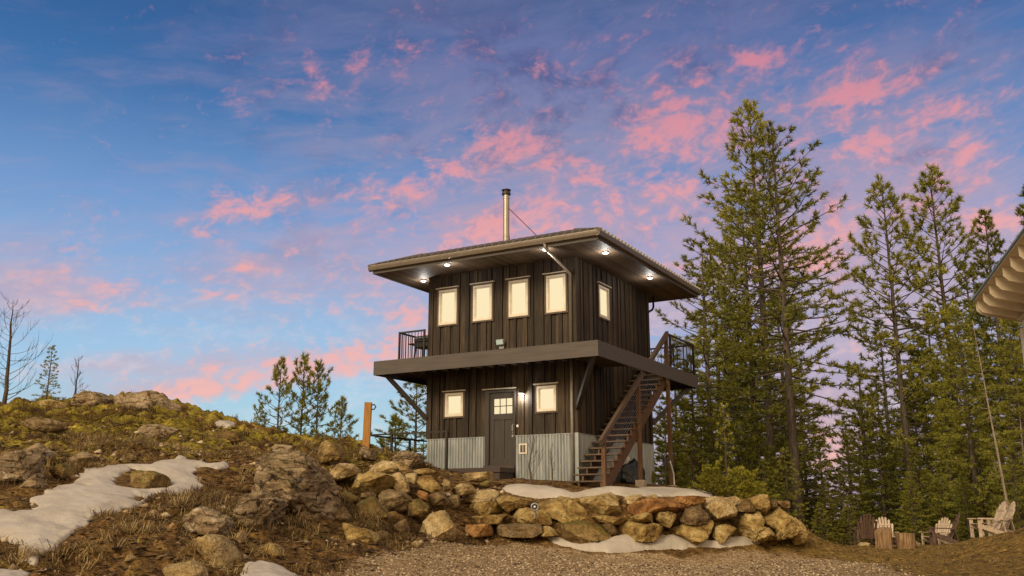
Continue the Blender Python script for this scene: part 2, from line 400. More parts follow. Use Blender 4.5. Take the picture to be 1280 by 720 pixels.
def rockmat(name, stops, scale=2.2, moss=0.0, lichen=0.0, band=0.0):
    m, n = mat(name)
    oc = n.new('ShaderNodeTexCoord').outputs['Object']; ob = n.new('ShaderNodeObjectInfo')
    r = ob.outputs['Random']
    v = n.vmath('ADD', oc, n.comb(n.math('MULTIPLY', r, 37.0), n.math('MULTIPLY', r, 91.0), n.math('MULTIPLY', r, 53.0)))
    f = n.noise(n.mapping(v, (1, 1, 1.7), (0.3, 0.25, 0.1)), scale, 9, 0.66, 0.4)
    if band:
        wv = n.noise(n.mapping(v, (0.7, 0.7, 3.4), (0.1, 0.5, 0.2)), 2.0, 6, 0.6, 1.6)
        f = n.math('ADD', n.math('MULTIPLY', f, 1-band), n.math('MULTIPLY', wv, band))
        sw = n.math('ADD', n.math('MULTIPLY', n.sep(v)[2], 17.0), n.math('MULTIPLY', n.noise(v, 0.9, 5, 0.6), 22.0))
        ln = n.math('ABSOLUTE', n.math('SINE', sw))
        f = n.math('ADD', f, n.math('MULTIPLY', n.math('SUBTRACT', n.step(ln, 0.0, 0.45), 0.8), 0.20))
    f = n.math('ADD', f, n.math('MULTIPLY', n.math('SUBTRACT', r, 0.5), 0.14))
    c = n.ramp(f, stops)
    st = n.step(n.noise(v, 1.1, 5, 0.6), 0.50, 0.72)                     # iron stain
    c = n.mix(n.math('MULTIPLY', st, 0.45), c, C(.19,.095,.028))
    blot = n.noise(v, 5.5, 9, 0.74, 0.3)
    c = n.mix(1.0, c, n.ramp(blot, [(0.30, C(.22,.20,.18)), (0.46, C(.78,.77,.75)), (0.56, C(1.0,1.0,1.0)), (0.72, C(1.45,1.42,1.35))]), 'MULTIPLY')
    wv = n.vmath('ADD', v, n.vmath('MULTIPLY', n.comb(blot, n.noise(v, 3.1, 4), blot), (.5, .5, .5)))
    crack = n.math('SUBTRACT', 1.0, n.step(n.voro(n.mapping(wv, (1, 1, 1.8)), 1.3, 'DISTANCE_TO_EDGE'), 0.0, 0.022))
    c = n.mix(n.math('MULTIPLY', crack, n.step(n.noise(v, 1.7, 3), 0.50, 0.62)), c, C(.022,.013,.006))
    fine = n.noise(v, 22, 4, 0.7)
    c = n.mix(n.math('MULTIPLY', n.step(fine, 0.57, 0.68), .85), c, C(.035,.022,.011))              # dark specks and cracks
    gn = n.new('ShaderNodeNewGeometry')
    nz = n.sep(gn.outputs['Normal'])[2]
    if lichen:
        li = n.step(n.noise(v, 6.5, 6, 0.7), 0.56, 0.66)
        c = n.mix(n.math('MULTIPLY', li, lichen), c, C(.34,.31,.24))
    if moss:
        mm = n.math('MULTIPLY', n.step(n.math('ADD', n.math('MULTIPLY', nz, 0.45), n.noise(v, 2.4, 6, 0.65)), 0.66, 0.86), moss)
        c = n.mix(mm, c, n.ramp(n.noise(v, 30, 3), [(0.3, C(.06,.052,.009)), (0.7, C(.19,.155,.026))]))
    n.l.new(c, n.b.inputs['Base Color']); n.b.inputs['Roughness'].default_value = 0.88; n.b.inputs['Specular IOR Level'].default_value = 0.25
    h = n.math('ADD', n.noise(v, 9, 7, 0.68), n.math('MULTIPLY', n.math('SUBTRACT', 1.0, n.step(n.voro(v, 2.2, 'DISTANCE_TO_EDGE'), 0.0, 0.04)), -0.12))
    bm = n.new('ShaderNodeBump'); bm.inputs['Strength'].default_value = 1.0; bm.inputs['Distance'].default_value = 0.09
    n.l.new(h, bm.inputs['Height']); n.l.new(bm.outputs[0], n.b.inputs['Normal'])
    return m
RK = {
 'ochre': rockmat('ochre_stone', [(0.30, C(.085,.042,.010)), (0.43, C(.28,.175,.052)), (0.57, C(.46,.325,.12)), (0.74, C(.62,.49,.25))]),
 'pale': rockmat('pale_tan_stone', [(0.30, C(.12,.07,.025)), (0.43, C(.35,.235,.095)), (0.57, C(.52,.385,.185)), (0.74, C(.66,.53,.31))], lichen=0.25),
 'red': rockmat('reddish_stone', [(0.30, C(.11,.042,.012)), (0.43, C(.31,.145,.045)), (0.57, C(.46,.245,.085)), (0.74, C(.58,.38,.18))]),
 'brown': rockmat('grey_brown_stone', [(0.28, C(.06,.036,.015)), (0.45, C(.18,.118,.052)), (0.62, C(.30,.21,.105)), (0.8, C(.44,.34,.20))], lichen=0.2),
 'moss': rockmat('mossy_stone', [(0.28, C(.07,.04,.014)), (0.45, C(.22,.14,.05)), (0.62, C(.37,.255,.10)), (0.8, C(.5,.38,.2))], moss=0.75),
 'lichen': rockmat('lichen_covered_stone', [(0.30, C(.03,.02,.011)), (0.42, C(.20,.135,.07)), (0.53, C(.40,.29,.165)), (0.68, C(.60,.49,.34))], lichen=0.5, moss=0.2, band=0.7),
}

def groundmat():
    m, n = mat('hill_and_gravel_ground')
    oc = n.new('ShaderNodeTexCoord').outputs['Object']
    at_ = n.new('ShaderNodeAttribute'); at_.attribute_name = 'mask'
    sr = n.new('ShaderNodeSeparateColor'); n.l.new(at_.outputs['Color'], sr.inputs[0])
    big = n.noise(oc, 0.8, 6, 0.62, 0.3); mid = n.noise(oc, 3.4, 7, 0.66, 0.4); fine = n.noise(oc, 19, 5, 0.7)
    soil = n.ramp(n.math('ADD', n.math('MULTIPLY', mid, 0.55), n.math('MULTIPLY', fine, 0.45)),
                  [(0.33, C(.018,.008,.003)), (0.44, C(.08,.042,.014)), (0.54, C(.185,.108,.038)), (0.68, C(.43,.29,.125))])
    straw = n.ramp(n.noise(n.mapping(oc, (1, 1, .4)), 14, 5, 0.7), [(0.3, C(.09,.05,.012)), (0.55, C(.215,.138,.038)), (0.75, C(.38,.27,.11))])
    mossc = n.ramp(n.math('ADD', n.math('MULTIPLY', fine, .5), n.math('MULTIPLY', mid, .5)), [(0.34, C(.07,.055,.009)), (0.50, C(.24,.19,.026)), (0.66, C(.42,.33,.065))])
    pebd = n.voro(oc, 26, out='Color'); pc = n.sep(pebd)[0]
    grav = n.ramp(n.math('ADD', n.math('MULTIPLY', pc, 0.5), n.math('MULTIPLY', fine, 0.5)), [(0.2, C(.11,.068,.029)), (0.45, C(.285,.195,.10)), (0.62, C(.42,.30,.17)), (0.8, C(.58,.45,.29))])
    grav = n.mix(n.step(big, 0.42, 0.62), grav, n.mix(0.5, grav, C(.20,.125,.06)))
    c = soil
    flat = n.noise(n.mapping(oc, (.8, 1.6, 1.)), 1.5, 6, .65, .5)
    dkn = n.noise(oc, 6.5, 8, 0.74, 0.3)
    s2 = n.step(n.math('ADD', n.math('MULTIPLY', sr.outputs['Blue'], 0.75), n.math('MULTIPLY', n.math('SUBTRACT', mid, 0.5), 1.7)), 0.22, 0.48)
    c = n.mix(s2, c, straw)
    s1 = n.step(n.math('ADD', n.math('MULTIPLY', sr.outputs['Green'], 0.95), n.math('ADD', n.math('MULTIPLY', n.math('SUBTRACT', flat, 0.5), 2.0), n.math('MULTIPLY', n.math('SUBTRACT', mid, 0.5), 1.3))), 0.40, 0.62)
    c = n.mix(s1, c, mossc)
    c = n.mix(1.0, c, n.ramp(dkn, [(0.33, C(.25,.22,.2)), (0.46, C(.85,.84,.82)), (0.56, C(1.1,1.08,1.0)), (0.68, C(2.1,1.95,1.7))]), 'MULTIPLY')
    s0 = n.step(n.math('ADD', sr.outputs['Red'], n.math('MULTIPLY', n.math('SUBTRACT', mid, 0.5), 0.9)), 0.36, 0.64)
    c = n.mix(s0, c, grav)
    n.l.new(c, n.b.inputs['Base Color']); n.b.inputs['Roughness'].default_value = 0.95; n.b.inputs['Specular IOR Level'].default_value = 0.15
    bm = n.new('ShaderNodeBump'); bm.inputs['Strength'].default_value = 0.9; bm.inputs['Distance'].default_value = 0.07
    h = n.math('ADD', n.math('MULTIPLY', fine, 0.6), n.math('MULTIPLY', n.noise(oc, 55, 4, .7), 0.35))
    n.l.new(n.math('ADD', h, mid), bm.inputs['Height']); n.l.new(bm.outputs[0], n.b.inputs['Normal'])
    return m
M['ground'] = groundmat()
def snowmat():
    m, n = mat('old_snow')
    oc = n.new('ShaderNodeTexCoord').outputs['Object']
    f = n.noise(oc, 1.6, 6, 0.6); d = n.step(n.noise(oc, 16, 5, 0.75), 0.66, 0.74)
    c = n.ramp(f, [(0.3, C(.33,.285,.225)), (0.6, C(.45,.40,.335))])
    c = n.mix(n.math('MULTIPLY', d, 0.45), c, C(.25,.17,.10)); n.l.new(c, n.b.inputs['Base Color'])
    n.b.inputs['Roughness'].default_value = 0.6; n.b.inputs['Subsurface Weight'].default_value = 0.0
    bm = n.new('ShaderNodeBump'); bm.inputs['Strength'].default_value = 0.5; bm.inputs['Distance'].default_value = 0.08
    n.l.new(n.noise(oc, 4.5, 6, .6), bm.inputs['Height']); n.l.new(bm.outputs[0], n.b.inputs['Normal'])
    return m
M['snow'] = snowmat()
def leafmat(name, a, b, c_, trans=0.35):
    m, n = mat(name)
    oc = n.new('ShaderNodeTexCoord').outputs['Object']; ob = n.new('ShaderNodeObjectInfo'); g = n.new('ShaderNodeNewGeometry')
    f = n.math('ADD', n.math('MULTIPLY', n.noise(oc, 0.9, 4, .6), 0.7), n.math('MULTIPLY', g.outputs['Random Per Island'], 0.35))
    f = n.math('ADD', f, n.math('MULTIPLY', n.math('SUBTRACT', ob.outputs['Random'], 0.5), 0.22))
    c = n.ramp(f, [(0.30, a), (0.52, b), (0.78, c_)])
    n.l.new(c, n.b.inputs['Base Color']); n.b.inputs['Roughness'].default_value = 0.6; n.b.inputs['Specular IOR Level'].default_value = 0.25
    t = n.new('ShaderNodeBsdfTranslucent'); n.l.new(c, t.inputs[0])
    mx = n.new('ShaderNodeMixShader'); mx.inputs[0].default_value = trans
    n.l.new(n.b.outputs[0], mx.inputs[1]); n.l.new(t.outputs[0], mx.inputs[2]); n.l.new(mx.outputs[0], n.out.inputs[0])
    return m
M['needle'] = leafmat('pine_needles', C(.095,.102,.016), C(.265,.26,.042), C(.48,.44,.075))
M['needle_dark'] = leafmat('fir_needles', C(.075,.086,.015), C(.205,.208,.035), C(.40,.37,.062))
M['needle_yellow'] = leafmat('young_fir_needles', C(.16,.155,.018), C(.36,.33,.04), C(.52,.46,.08))
M['straw'] = leafmat('dry_grass_blades', C(.10,.058,.017), C(.24,.155,.055), C(.46,.34,.15), 0.25)
M['heath'] = leafmat('dry_heather', C(.035,.018,.008), C(.09,.05,.019), C(.17,.105,.04), 0.15)
M['litter'] = simple('twig_litter', [(0.25, C(.018,.009,.004)), (0.5, C(.075,.040,.016)), (0.8, C(.22,.14,.065))], rough=0.9, island=0.8)
M['pebble'] = simple('gravel_pebbles', [(0.15, C(.06,.038,.018)), (0.4, C(.21,.143,.074)), (0.65, C(.36,.255,.145)), (0.9, C(.56,.45,.31))], rough=0.9, island=0.9)
# ------------------------------------------------------------------ ground: one sheet from the drive to the horizon
_G = []   # (x, y, z) control points
def gp(*rows):
    for px, py, Y in rows: _G.append(tuple(at(px, py, Y)))
# gravel drive
gp((420,719,14.6),(640,719,15),(900,719,15.4),(1150,719,16.2),(1270,716,15.8),(560,684,19.8),(650,686,20.8),(750,692,21.6),(900,688,22.3),(1008,683,23.2),(1100,688,24.5),(1060,683,31),(1180,684,29),(760,705,18),(1000,700,19),(1130,702,21))
_G += [(-3,10,-1.1),(3,9,-1.15),(8,9,-1.1),(0,4,-1.15),(-3,-5,-1.2),(6,-4,-1.2),(12,6,-1.0)]
# straw mound at the right
gp((1280,660,20.5),(1330,640,20),(1215,683,23.5),(1240,673,22.5),(1290,690,18.5),(1400,650,18))
_G.append((17,14,-.3))
# hillside
gp((-90,512,26),(0,511,27),(40,507,29),(75,502,30),(120,499,31),(180,493,31.5),(220,503,31),(260,517,30),(300,527,29),(340,540,28),(400,550,27),(450,553,26.4),(490,566,25.8),(530,592,25.3))
gp((1060,687,27),(1120,688,26.8),(1180,688,26),(1020,684,27),(1231,672,28),(1255,669,29.2),(1085,684,32.5),(1170,684,33.5),(1120,683,35))
gp((0,540,22),(0,600,17.3),(0,660,14),(0,719,11.6),(75,526,26),(75,560,20.5),(75,640,15),(150,520,26.5),(150,570,20),(150,602,18),(150,660,14.6),(150,719,12.3),
   (225,540,25.5),(225,580,20.2),(225,615,17.6),(225,680,14),(300,550,24.5),(300,580,20.8),(300,640,16.8),(300,690,14.6),(300,719,13.2),
   (360,565,24),(370,600,20.8),(360,660,17.2),(360,700,15),(420,578,24),(420,610,21.8),(420,660,18.6),(420,695,16.4),
   (490,597,24),(500,625,22.2),(500,660,20.2),(500,683,18.6),(545,618,24.1),(560,640,22.6),(555,672,21.2))
_G += [(-16,9,-.2),(-22,14,1.6),(-30,22,2.8),(-11,5,-.9),(-20,2,-.4)]
# behind the crest the hill drops away
_G += [(-22,38,3.0),(-14,38,2.9),(-9,36,2.0),(-6,33,1.2),(-3,31,0.4),(-14,48,-1.0),(-24,50,0),(-4,40,-1.5),(-10,60,-5),(-35,40,2),(-40,60,-3)]
# terrace round the house
gp((600,604,25.6),(560,611,25.2),(640,605,25.6),(640,614,24.3),(720,602,26),(700,613,24.6),(780,609,26.5),(840,610,27),(820,620,24.6),(900,622,25),(960,630,24.6),(860,612,29))
_G += [(8.4,24.9,-1.0),(8.9,24,-1.05),(7.9,27,-.95),(9.6,28,-1.2),(7.5,25.6,-.55),(10.5,31,-1.3)]
_G += [(4.5,30,.55),(0,30,.75),(-2,29.5,.7),(3,33,.2),(7.5,28.5,-.1),(9,26,-1.05),(8.4,30.5,-1.1)]
# wall foot and wall top rows
gp((600,672,22.2),(700,682,21.9),(850,688,22.3),(960,684,22.9))
gp((600,634,23.6),(650,622,23.8),(700,622,23.4),(800,622,23.5),(880,626,23.8),(960,636,24.2))
# forest floor
_G += [(9,34,-1.35),(14,33,-1.4),(20,33,-.9),(6,38,-1.6),(12,42,-1.7),(20,42,-1.5),(28,38,-1.0),(0,48,-3),(10,55,-3.5),(25,55,-3),(18,26,-.9),(22,22,-.2),(16,70,-7),(40,60,-5),(-20,90,-9),(40,100,-10),(0,120,-12),(-80,60,-6),(90,60,-6)]
_G = np.array(_G)
_CR = 0.6
def _ker(A, B): return np.sqrt(((A[:, None, :2]-B[None, :, :2])**2).sum(-1)+_CR**2)
_K = _ker(_G, _G) ; _Kd = np.hstack([_K, np.ones((len(_G), 1))]); _Kd = np.vstack([_Kd, np.append(np.ones(len(_G)), 0)])
_wt = np.linalg.solve(_Kd + np.diag(np.append(-np.full(len(_G), 0.02), 0)), np.append(_G[:, 2], 0))
def base_h(X, Y):
    X = np.atleast_1d(np.asarray(X, float)); Y = np.atleast_1d(np.asarray(Y, float)); out = np.empty(X.shape)
    flat = np.stack([X.ravel(), Y.ravel()], 1); r = np.empty(len(flat))
    for i in range(0, len(flat), 20000):
        r[i:i+20000] = _ker(flat[i:i+20000], _G) @ _wt[:-1] + _wt[-1]
    return r.reshape(X.shape)
def hit(px, py, y0=8.0, y1=60.0, h=None):
    """point where the sight line through a photo pixel meets the ground"""
    r = ray(px, py); Ys = np.arange(y0, y1, 0.05); X = r[0]/r[1]*Ys; Z = r[2]/r[1]*Ys
    d = Z - (h or ground_h)(X, Ys); k = np.where(d < 0)[0]
    k = k[0] if len(k) else len(Ys)-1
    return np.array([X[k], Ys[k], Z[k]])
SNOW_XY = []
_gpx = [(415,719),(440,703),(480,692),(530,683),(560,676),(640,679),(750,692),(900,690),(990,692),(1060,701),(1110,710),(1150,722)]
GRAVEL = [tuple(hit(x, y, h=base_h)[:2]) for x, y in _gpx[:-1]] + [(6.4,13.5),(7,8),(9,-8),(-4,-8),(-4.2,9),(-3.6,13)]
TERR = [tuple(hit(x, y, h=base_h)[:2]) for x, y in [(575,600),(640,606),(700,604),(780,608),(860,612)]] + [(5.5,31),(-1,30.5),(-3.2,28.5)]
def masks(X, Y):
    g = sstep(poly_dist(X, Y, GRAVEL), -0.5, 0.5)
    t = sstep(poly_dist(X, Y, TERR), -0.8, 0.3)
    return g, t
def ground_h(X, Y):
    X = np.atleast_1d(np.asarray(X, float)); Y = np.atleast_1d(np.asarray(Y, float))
    h = base_h(X, Y); g, t = masks(X, Y)
    rough = (1-g)*(1-0.85*t); hill = sstep(-X, 1.0, 4.0)
    near = (X > -16) & (X < 12) & (Y > 8) & (Y < 32)
    for P in SNOW_XY:
        if near.any():
            d = np.full(X.shape, -9.0); d[near] = poly_dist(X[near], Y[near], P); rough = rough*(1-.9*sstep(d, -.35, .25))
    up = sstep(h, .6, 2.2)*hill
    bil = np.abs(fbm(X*1.7+3, Y*1.7+8, 3, .5)); bil2 = np.abs(fbm(X*4.1+13, Y*4.1+5, 3, .5))
    r1 = fbm(X*0.9, Y*0.9, 3); r2 = fbm(X*2.6+9, Y*2.6, 4, .55); r3 = 1-np.abs(fbm(X*1.5+40, Y*1.5+3, 4, .55))*2
    far = sstep(Y, 60, 120)
    r4 = fbm(X*6.5+2, Y*6.5+7, 3, .6)
    h = h + rough*(0.10*r1 + 0.10*r2 + .05*r4)*(0.5+0.8*hill) + rough*hill*0.10*(r3-0.6) + rough*up*(.34*bil+.14*bil2-.19)
    h = h + g*0.02*fbm(X*1.2, Y*1.2, 3) + g*0.012*fbm(X*5, Y*5, 3)
    dd = np.hypot(X, Y)
    return np.where(dd > 130, h*0 - 12 - (dd-130)*0.01 + 0*far, h)
z8 = lambda pts: [(x/3.048, 540+y/3.048) for x, y in pts]
z6 = lambda pts: [(280+x/3.5556, 520+y/3.5556) for x, y in pts]
zA = lambda pts: [(560+x/5.141, 560+y/5.141) for x, y in pts]
zB = lambda pts: [(760+x/4.923, 560+y/4.923) for x, y in pts]
SNOWS = []
def _snow(poly, holes, label, thick=.13, **k):
    k['thick'] = thick; SNOWS.append((poly, holes, label, k))
_snow(z8([(-60,300),(0,300),(60,305),(140,300),(112,268),(140,248),(240,210),(300,165),(340,145),(440,128),(560,125),(610,108),(690,103),(740,110),(800,125),(870,118),(874,132),(830,142),(765,140),(742,160),(765,190),(776,212),(735,235),(730,246),(660,246),(590,238),(560,262),(525,285),(450,310),(360,330),(330,355),(270,385),(220,430),(160,480),(130,510),(90,500),(60,470),(70,450),(50,420),(0,405),(-60,400)]),
           [z8([(433,205),(450,170),(500,143),(560,148),(620,175),(648,200),(635,220),(560,224),(470,215)]), z8([(505,262),(520,250),(545,252),(555,265),(525,270)]), z8([(308,210),(318,201),(332,204),(330,214)]), z8([(197,357),(207,350),(221,353),(216,362)])],
           'large branching snow patch with a mossy hole, lying across the hillside', 0.085, rag=.12)
_snow(z6([(85,675),(110,655),(150,652),(210,665),(250,672),(290,695),(325,720),(325,760),(70,760),(80,700)]), [], 'small snow patch at the bottom edge below the big lichen boulder', 0.12, rag=0.05)
_snow([(-20,717),(10,716),(38,718),(30,735),(-20,740)], [], 'sliver of snow in the bottom left corner of the hillside', 0.08, rag=0.04)
_snow(zA([(340,265),(370,248),(480,246),(560,252),(640,252),(720,268),(800,290),(850,285),(950,268),(1050,262),(1130,262),(1165,268)])+zB([(180,252),(300,250),(420,258),(560,270),(640,268),(690,290),(640,306),(560,300),(400,300),(240,300),(120,310)])+zA([(1050,300),(900,318),(800,332),(700,325),(600,330),(500,318),(420,300),(370,285)]), [],
           'long snow bank on the terrace behind the top of the stone wall', 0.10, rag=0.05)
_snow(zA([(630,575),(680,565),(720,585),(760,610),(850,625),(960,620),(1040,590),(1131,565)])+zB([(60,555),(200,540),(390,532),(500,555),(640,575),(760,560),(840,556),(930,572),(935,590),(860,600),(760,610),(650,618),(500,620),(320,632),(150,645),(0,652)])+zA([(1000,675),(900,672),(800,655),(720,630),(670,612)]), [],
           'curved snow bank along the foot of the stone wall beside the gravel', 0.16, rag=0.05)
_snow([(268,527),(283,526),(296,529),(290,533),(272,532)], [], 'small far snow patch on the mossy shoulder near the small pines', 0.10, rag=0.03)
SNOW_XY += [[tuple(hit(x, y, h=base_h)[:2]) for x, y in s[0]] for s in SNOWS]
def gz(x, y): return float(ground_h(x, y)[0])
def _axis(lo, a, b, hi, fine, g=1.18):
    mid = list(np.arange(a, b+fine/2, fine)); s = fine; L = []; x = a
    while x > lo: s *= g; x -= s; L.append(x)
    s = fine; R = []; x = mid[-1]
    while x < hi: s *= g; x += s; R.append(x)
    return np.array(L[::-1]+mid+R)
def make_ground():
    xs = _axis(-4000, -17.5, 16, 4000, 0.085); ys = _axis(-400, 10.5, 34, 5000, 0.085)
    X, Y = np.meshgrid(xs, ys); Z = ground_h(X, Y)
    nx, ny = len(xs), len(ys)
    i = np.arange(nx*ny).reshape(ny, nx)
    Q = np.stack([i[:-1, :-1], i[:-1, 1:], i[1:, 1:], i[1:, :-1]], -1).reshape(-1, 4)
    g, t = masks(X, Y)
    # moss on the hill shoulder, straw on mound and drive edge
    upper = sstep(Z, 0.4, 1.9)*sstep(-X, 0.5, 3)
    moss = np.clip(upper*(0.66+0.6*fbm(X*.5, Y*.5, 3)) + 0.18*sstep(-X, 1, 4)*(1-upper), 0, 1)
    edge = 1-np.abs(np.clip(poly_dist(X, Y, GRAVEL)/1.2, -1, 1))
    right = sstep(X, 3.5, 7)*(1-sstep(Y, 30, 36))
    straw = np.clip(0.75*right+0.35*sstep(-X, 1, 4)*(0.6+fbm(X*.7+5, Y*.7, 3))+0.25*edge*sstep(X, 2, 6), 0, 1)*(1-g)
    A = np.stack([g, moss*(1-g), straw, np.ones_like(g)], -1)
    me = np_mesh('ground', np.stack([X, Y, Z], -1), quads=Q, mats=[M['ground']], smooth=True, attr=A)
    o = link(bpy.data.objects.new('ground', me)); tag(o, kind='structure')
make_ground()

# ------------------------------------------------------------------ snow patches: melting sheets that lie on the ground
def snow_patch(poly_px, holes, label, thick=0.13, res=0.035, over=0.0, rag=0.10, ext=()):
    P = [tuple(hit(x, y, h=base_h)[:2]) for x, y in poly_px] + list(ext)
    Hs = [[tuple(hit(x, y, h=base_h)[:2]) for x, y in h] for h in holes]
    a = np.array(P); x0, y0 = a.min(0)-.3; x1, y1 = a.max(0)+.3
    xs = np.arange(x0, x1, res); ys = np.arange(y0, y1, res); X, Y = np.meshgrid(xs, ys)
    d = poly_dist(X, Y, P)
    for h in Hs: d = np.minimum(d, -poly_dist(X, Y, h))
    d = d + rag*fbm(X*2.2, Y*2.2, 4, .6) + .35*rag*fbm(X*9, Y*9, 3, .6)
    base = ground_h(X, Y)
    smooth_h = base_h(X, Y)
    t = thick*np.sqrt(np.clip(d/0.38, 0, 1))
    hsn = np.where(d > 0, base+t+0.03*fbm(X*1.1, Y*1.1, 4)*np.clip(d/.3, 0, 1)+over, base-0.10)
    i = np.arange(X.size).reshape(X.shape)
    Q = np.stack([i[:-1, :-1], i[:-1, 1:], i[1:, 1:], i[1:, :-1]], -1).reshape(-1, 4)
    keep = (d.ravel()[Q] > 0).any(1); Q = Q[keep]
    used = np.unique(Q); remap = np.full(X.size, -1); remap[used] = np.arange(len(used))
    V = np.stack([X.ravel(), Y.ravel(), hsn.ravel()], -1)[used]
    ctr = V.mean(0); ctr[2] = V[:, 2].min()
    me = np_mesh('snow_patch', V-ctr, quads=remap[Q], mats=[M['snow']], smooth=True)
    o = bpy.data.objects.new('snow_patch', me); o.location = ctr; link(o)
    return tag(o, label, 'snow patch', 'patches of old snow')
for _p in SNOWS: snow_patch(*_p[:3], **_p[3])

# ------------------------------------------------------------------ boulders
import bmesh
_ico = {}
def ico(n):
    if n not in _ico:
        bm = bmesh.new(); bmesh.ops.create_icosphere(bm, subdivisions=n, radius=1.0)
        V = np.array([v.co[:] for v in bm.verts]); F = np.array([[v.index for v in f.verts] for f in bm.faces]); bm.free()
        _ico[n] = (V, F)
    return _ico[n]
def n3(V, s, off):
    return np.array([mnoise.fractal(Vector((float(p[0])*s+off, float(p[1])*s+off*.7, float(p[2])*s-off)), 0.9, 2.1, 5) for p in V])
_rk = [0]
def rock(poly_px, Y, kind, label, group, depth=0.55, sub=4, name='boulder', rough=1.0, blocky=0.5, lean=0.25, strata=0.0):
    ctr = np.array(poly_px, float).mean(0)
    if group != 'fire pit stones':
        grow = 1.09 if group != 'rocks on the hillside' else 1.05
        poly_px = [tuple(ctr+(np.array(p)-ctr)*grow) for p in poly_px]
    if group in ('boulders in the dry stone retaining wall', 'stone steps up to the door'): Y -= .33
    if group != 'fire pit stones':
        hs = [hit(x, y)[1] for x, y in list(poly_px)+[(sum(p[0] for p in poly_px)/len(poly_px), sum(p[1] for p in poly_px)/len(poly_px))]]
        hs = [v for v in hs if v < 34]
        if hs: Y = min(Y, float(np.percentile(hs, 25))+.03)
    _rk[0] += 1; rng = np.random.RandomState(_rk[0]*7+1)
    pts = np.array([at(x, y, Y) for x, y in poly_px])[:, [0, 2]]
    x, z = pts[:, 0], pts[:, 1]; x2, z2 = np.roll(x, -1), np.roll(z, -1); cr = x*z2-x2*z; A = cr.sum()/2
    c = np.array([((x+x2)*cr).sum(), ((z+z2)*cr).sum()])/(6*A); w, h = np.ptp(x), np.ptp(z)
    q = pts-c
    th = np.linspace(-math.pi, math.pi, 181)
    R = np.empty(181)
    for k, t in enumerate(th):
        dx, dz = math.cos(t), math.sin(t); best = 0.02
        for i in range(len(q)):
            p, r_ = q[i], q[(i+1) % len(q)]; e = r_-p; den = dx*e[1]-dz*e[0]
            if abs(den) < 1e-12: continue
            s = (p[0]*e[1]-p[1]*e[0])/den; u = (p[0]*dz-p[1]*dx)/den
            if s > 0 and -1e-6 <= u <= 1+1e-6: best = max(best, s)
        R[k] = best
    kk = np.array([.25, .5, .25]); R = np.convolve(np.r_[R[-2], R, R[1]], kk, 'valid')
    sub = {3: 4, 4: 5}.get(sub, sub); V, F = ico(sub); V = V.copy()
    t = np.arctan2(V[:, 2], V[:, 0]); s = np.hypot(V[:, 0], V[:, 2])
    rad = np.interp(t, th, R)*s**blocky
    D = depth*min(max(w, h), 2.2*min(w, h))
    vy = np.sign(V[:, 1])*np.abs(V[:, 1])**(blocky+.1)*D
    Pn = np.stack([rad*np.cos(t), vy, rad*np.sin(t)], -1)
    size = math.sqrt(w*h)
    for k in range(15):                      # split faces
        nrm = rng.normal(size=3); nrm[1] = -abs(nrm[1])*1.1; nrm /= np.linalg.norm(nrm)
        d = Pn@nrm; m = d.max()*rng.uniform(.60, .86)
        Pn = Pn - np.clip(d-m, 0, None)[:, None]*nrm*1.0
    nn = Pn/np.linalg.norm(Pn, axis=1, keepdims=True)
    f1 = n3(Pn/size, 2.2, _rk[0]*3.1); f2 = n3(Pn/size, 6.5, _rk[0]*1.7)
    f3 = n3(Pn/size, 15.0, _rk[0]*1.1)
    ridg = np.abs(n3(Pn/size*np.array([.6, .6, 1.6]), 3.0, _rk[0]*2.3))
    Pn = Pn + nn*(size*rough*(0.032*f1+0.030*f2+0.018*f3-0.16*np.clip(0.16-ridg, 0, 1)-strata*0.030*(1-np.abs(np.sin(9.0*Pn[:, 2]/size+7.0*n3(Pn/size, 0.9, 8.8)+_rk[0])))**3))[:, None]
    Pn[:, 1] += Pn[:, 2]*lean               # front face leans back
    base = np.array([c[0], Y+D*0.75, c[1]])
    zmin = Pn[:, 2].min()
    me = np_mesh(name, Pn-np.array([0, 0, zmin]), tris=F, mats=[RK[kind]], smooth=True)
    o = bpy.data.objects.new(name, me); o.location = base+np.array([0, 0, zmin]); link(o)
    return tag(o, label, 'boulder', group)
GW = 'boulders in the dry stone retaining wall'; GB = 'boulders in the rock bank left of the house'; GH = 'rocks on the hillside'
GS = 'stone steps up to the door'
# --- stone steps and landing slabs (left end of the wall)
rock(zA([(70,185),(85,165),(140,158),(300,152),(318,170),(328,200),(250,215),(120,213),(75,206)]), 25.0, 'pale', 'long pale flat slab lying just below the brown door landing', GS)
rock(zA([(15,290),(60,232),(120,222),(165,245),(150,290),(60,305)]), 24.4, 'pale', 'lumpy tan rock left of the path below the door landing', GS)
rock(zA([(190,235),(215,210),(270,208),(285,235),(240,250)]), 24.6, 'moss', 'small mossy lump beside the snow below the long pale slab', GS)
rock(zA([(45,315),(150,275),(290,265),(320,300),(310,340),(180,350),(60,345)]), 23.7, 'pale', 'broad flat pinkish tan step above the leftmost wall boulder', GS, depth=0.5)
rock(zA([(75,372),(150,355),(340,343),(358,375),(350,415),(240,427),(130,430),(85,400)]), 23.0, 'ochre', 'long ochre block at the left end of the wall, upper of the stone steps', GS)
rock(zA([(310,325),(370,300),(500,320),(572,340),(565,362),(440,387),(395,412),(350,385)]), 22.9, 'ochre', 'wedge shaped ochre boulder left of the round lamp', GW)
rock(zA([(75,452),(150,440),(400,425),(428,450),(415,487),(200,492),(105,478)]), 22.6, 'ochre', 'long low tan step, middle of the stone steps', GS)
rock(zA([(395,440),(420,395),(520,390),(630,410),(655,450),(662,492),(600,497),(430,490)]), 22.5, 'ochre', 'ochre block directly below the round lamp', GW)
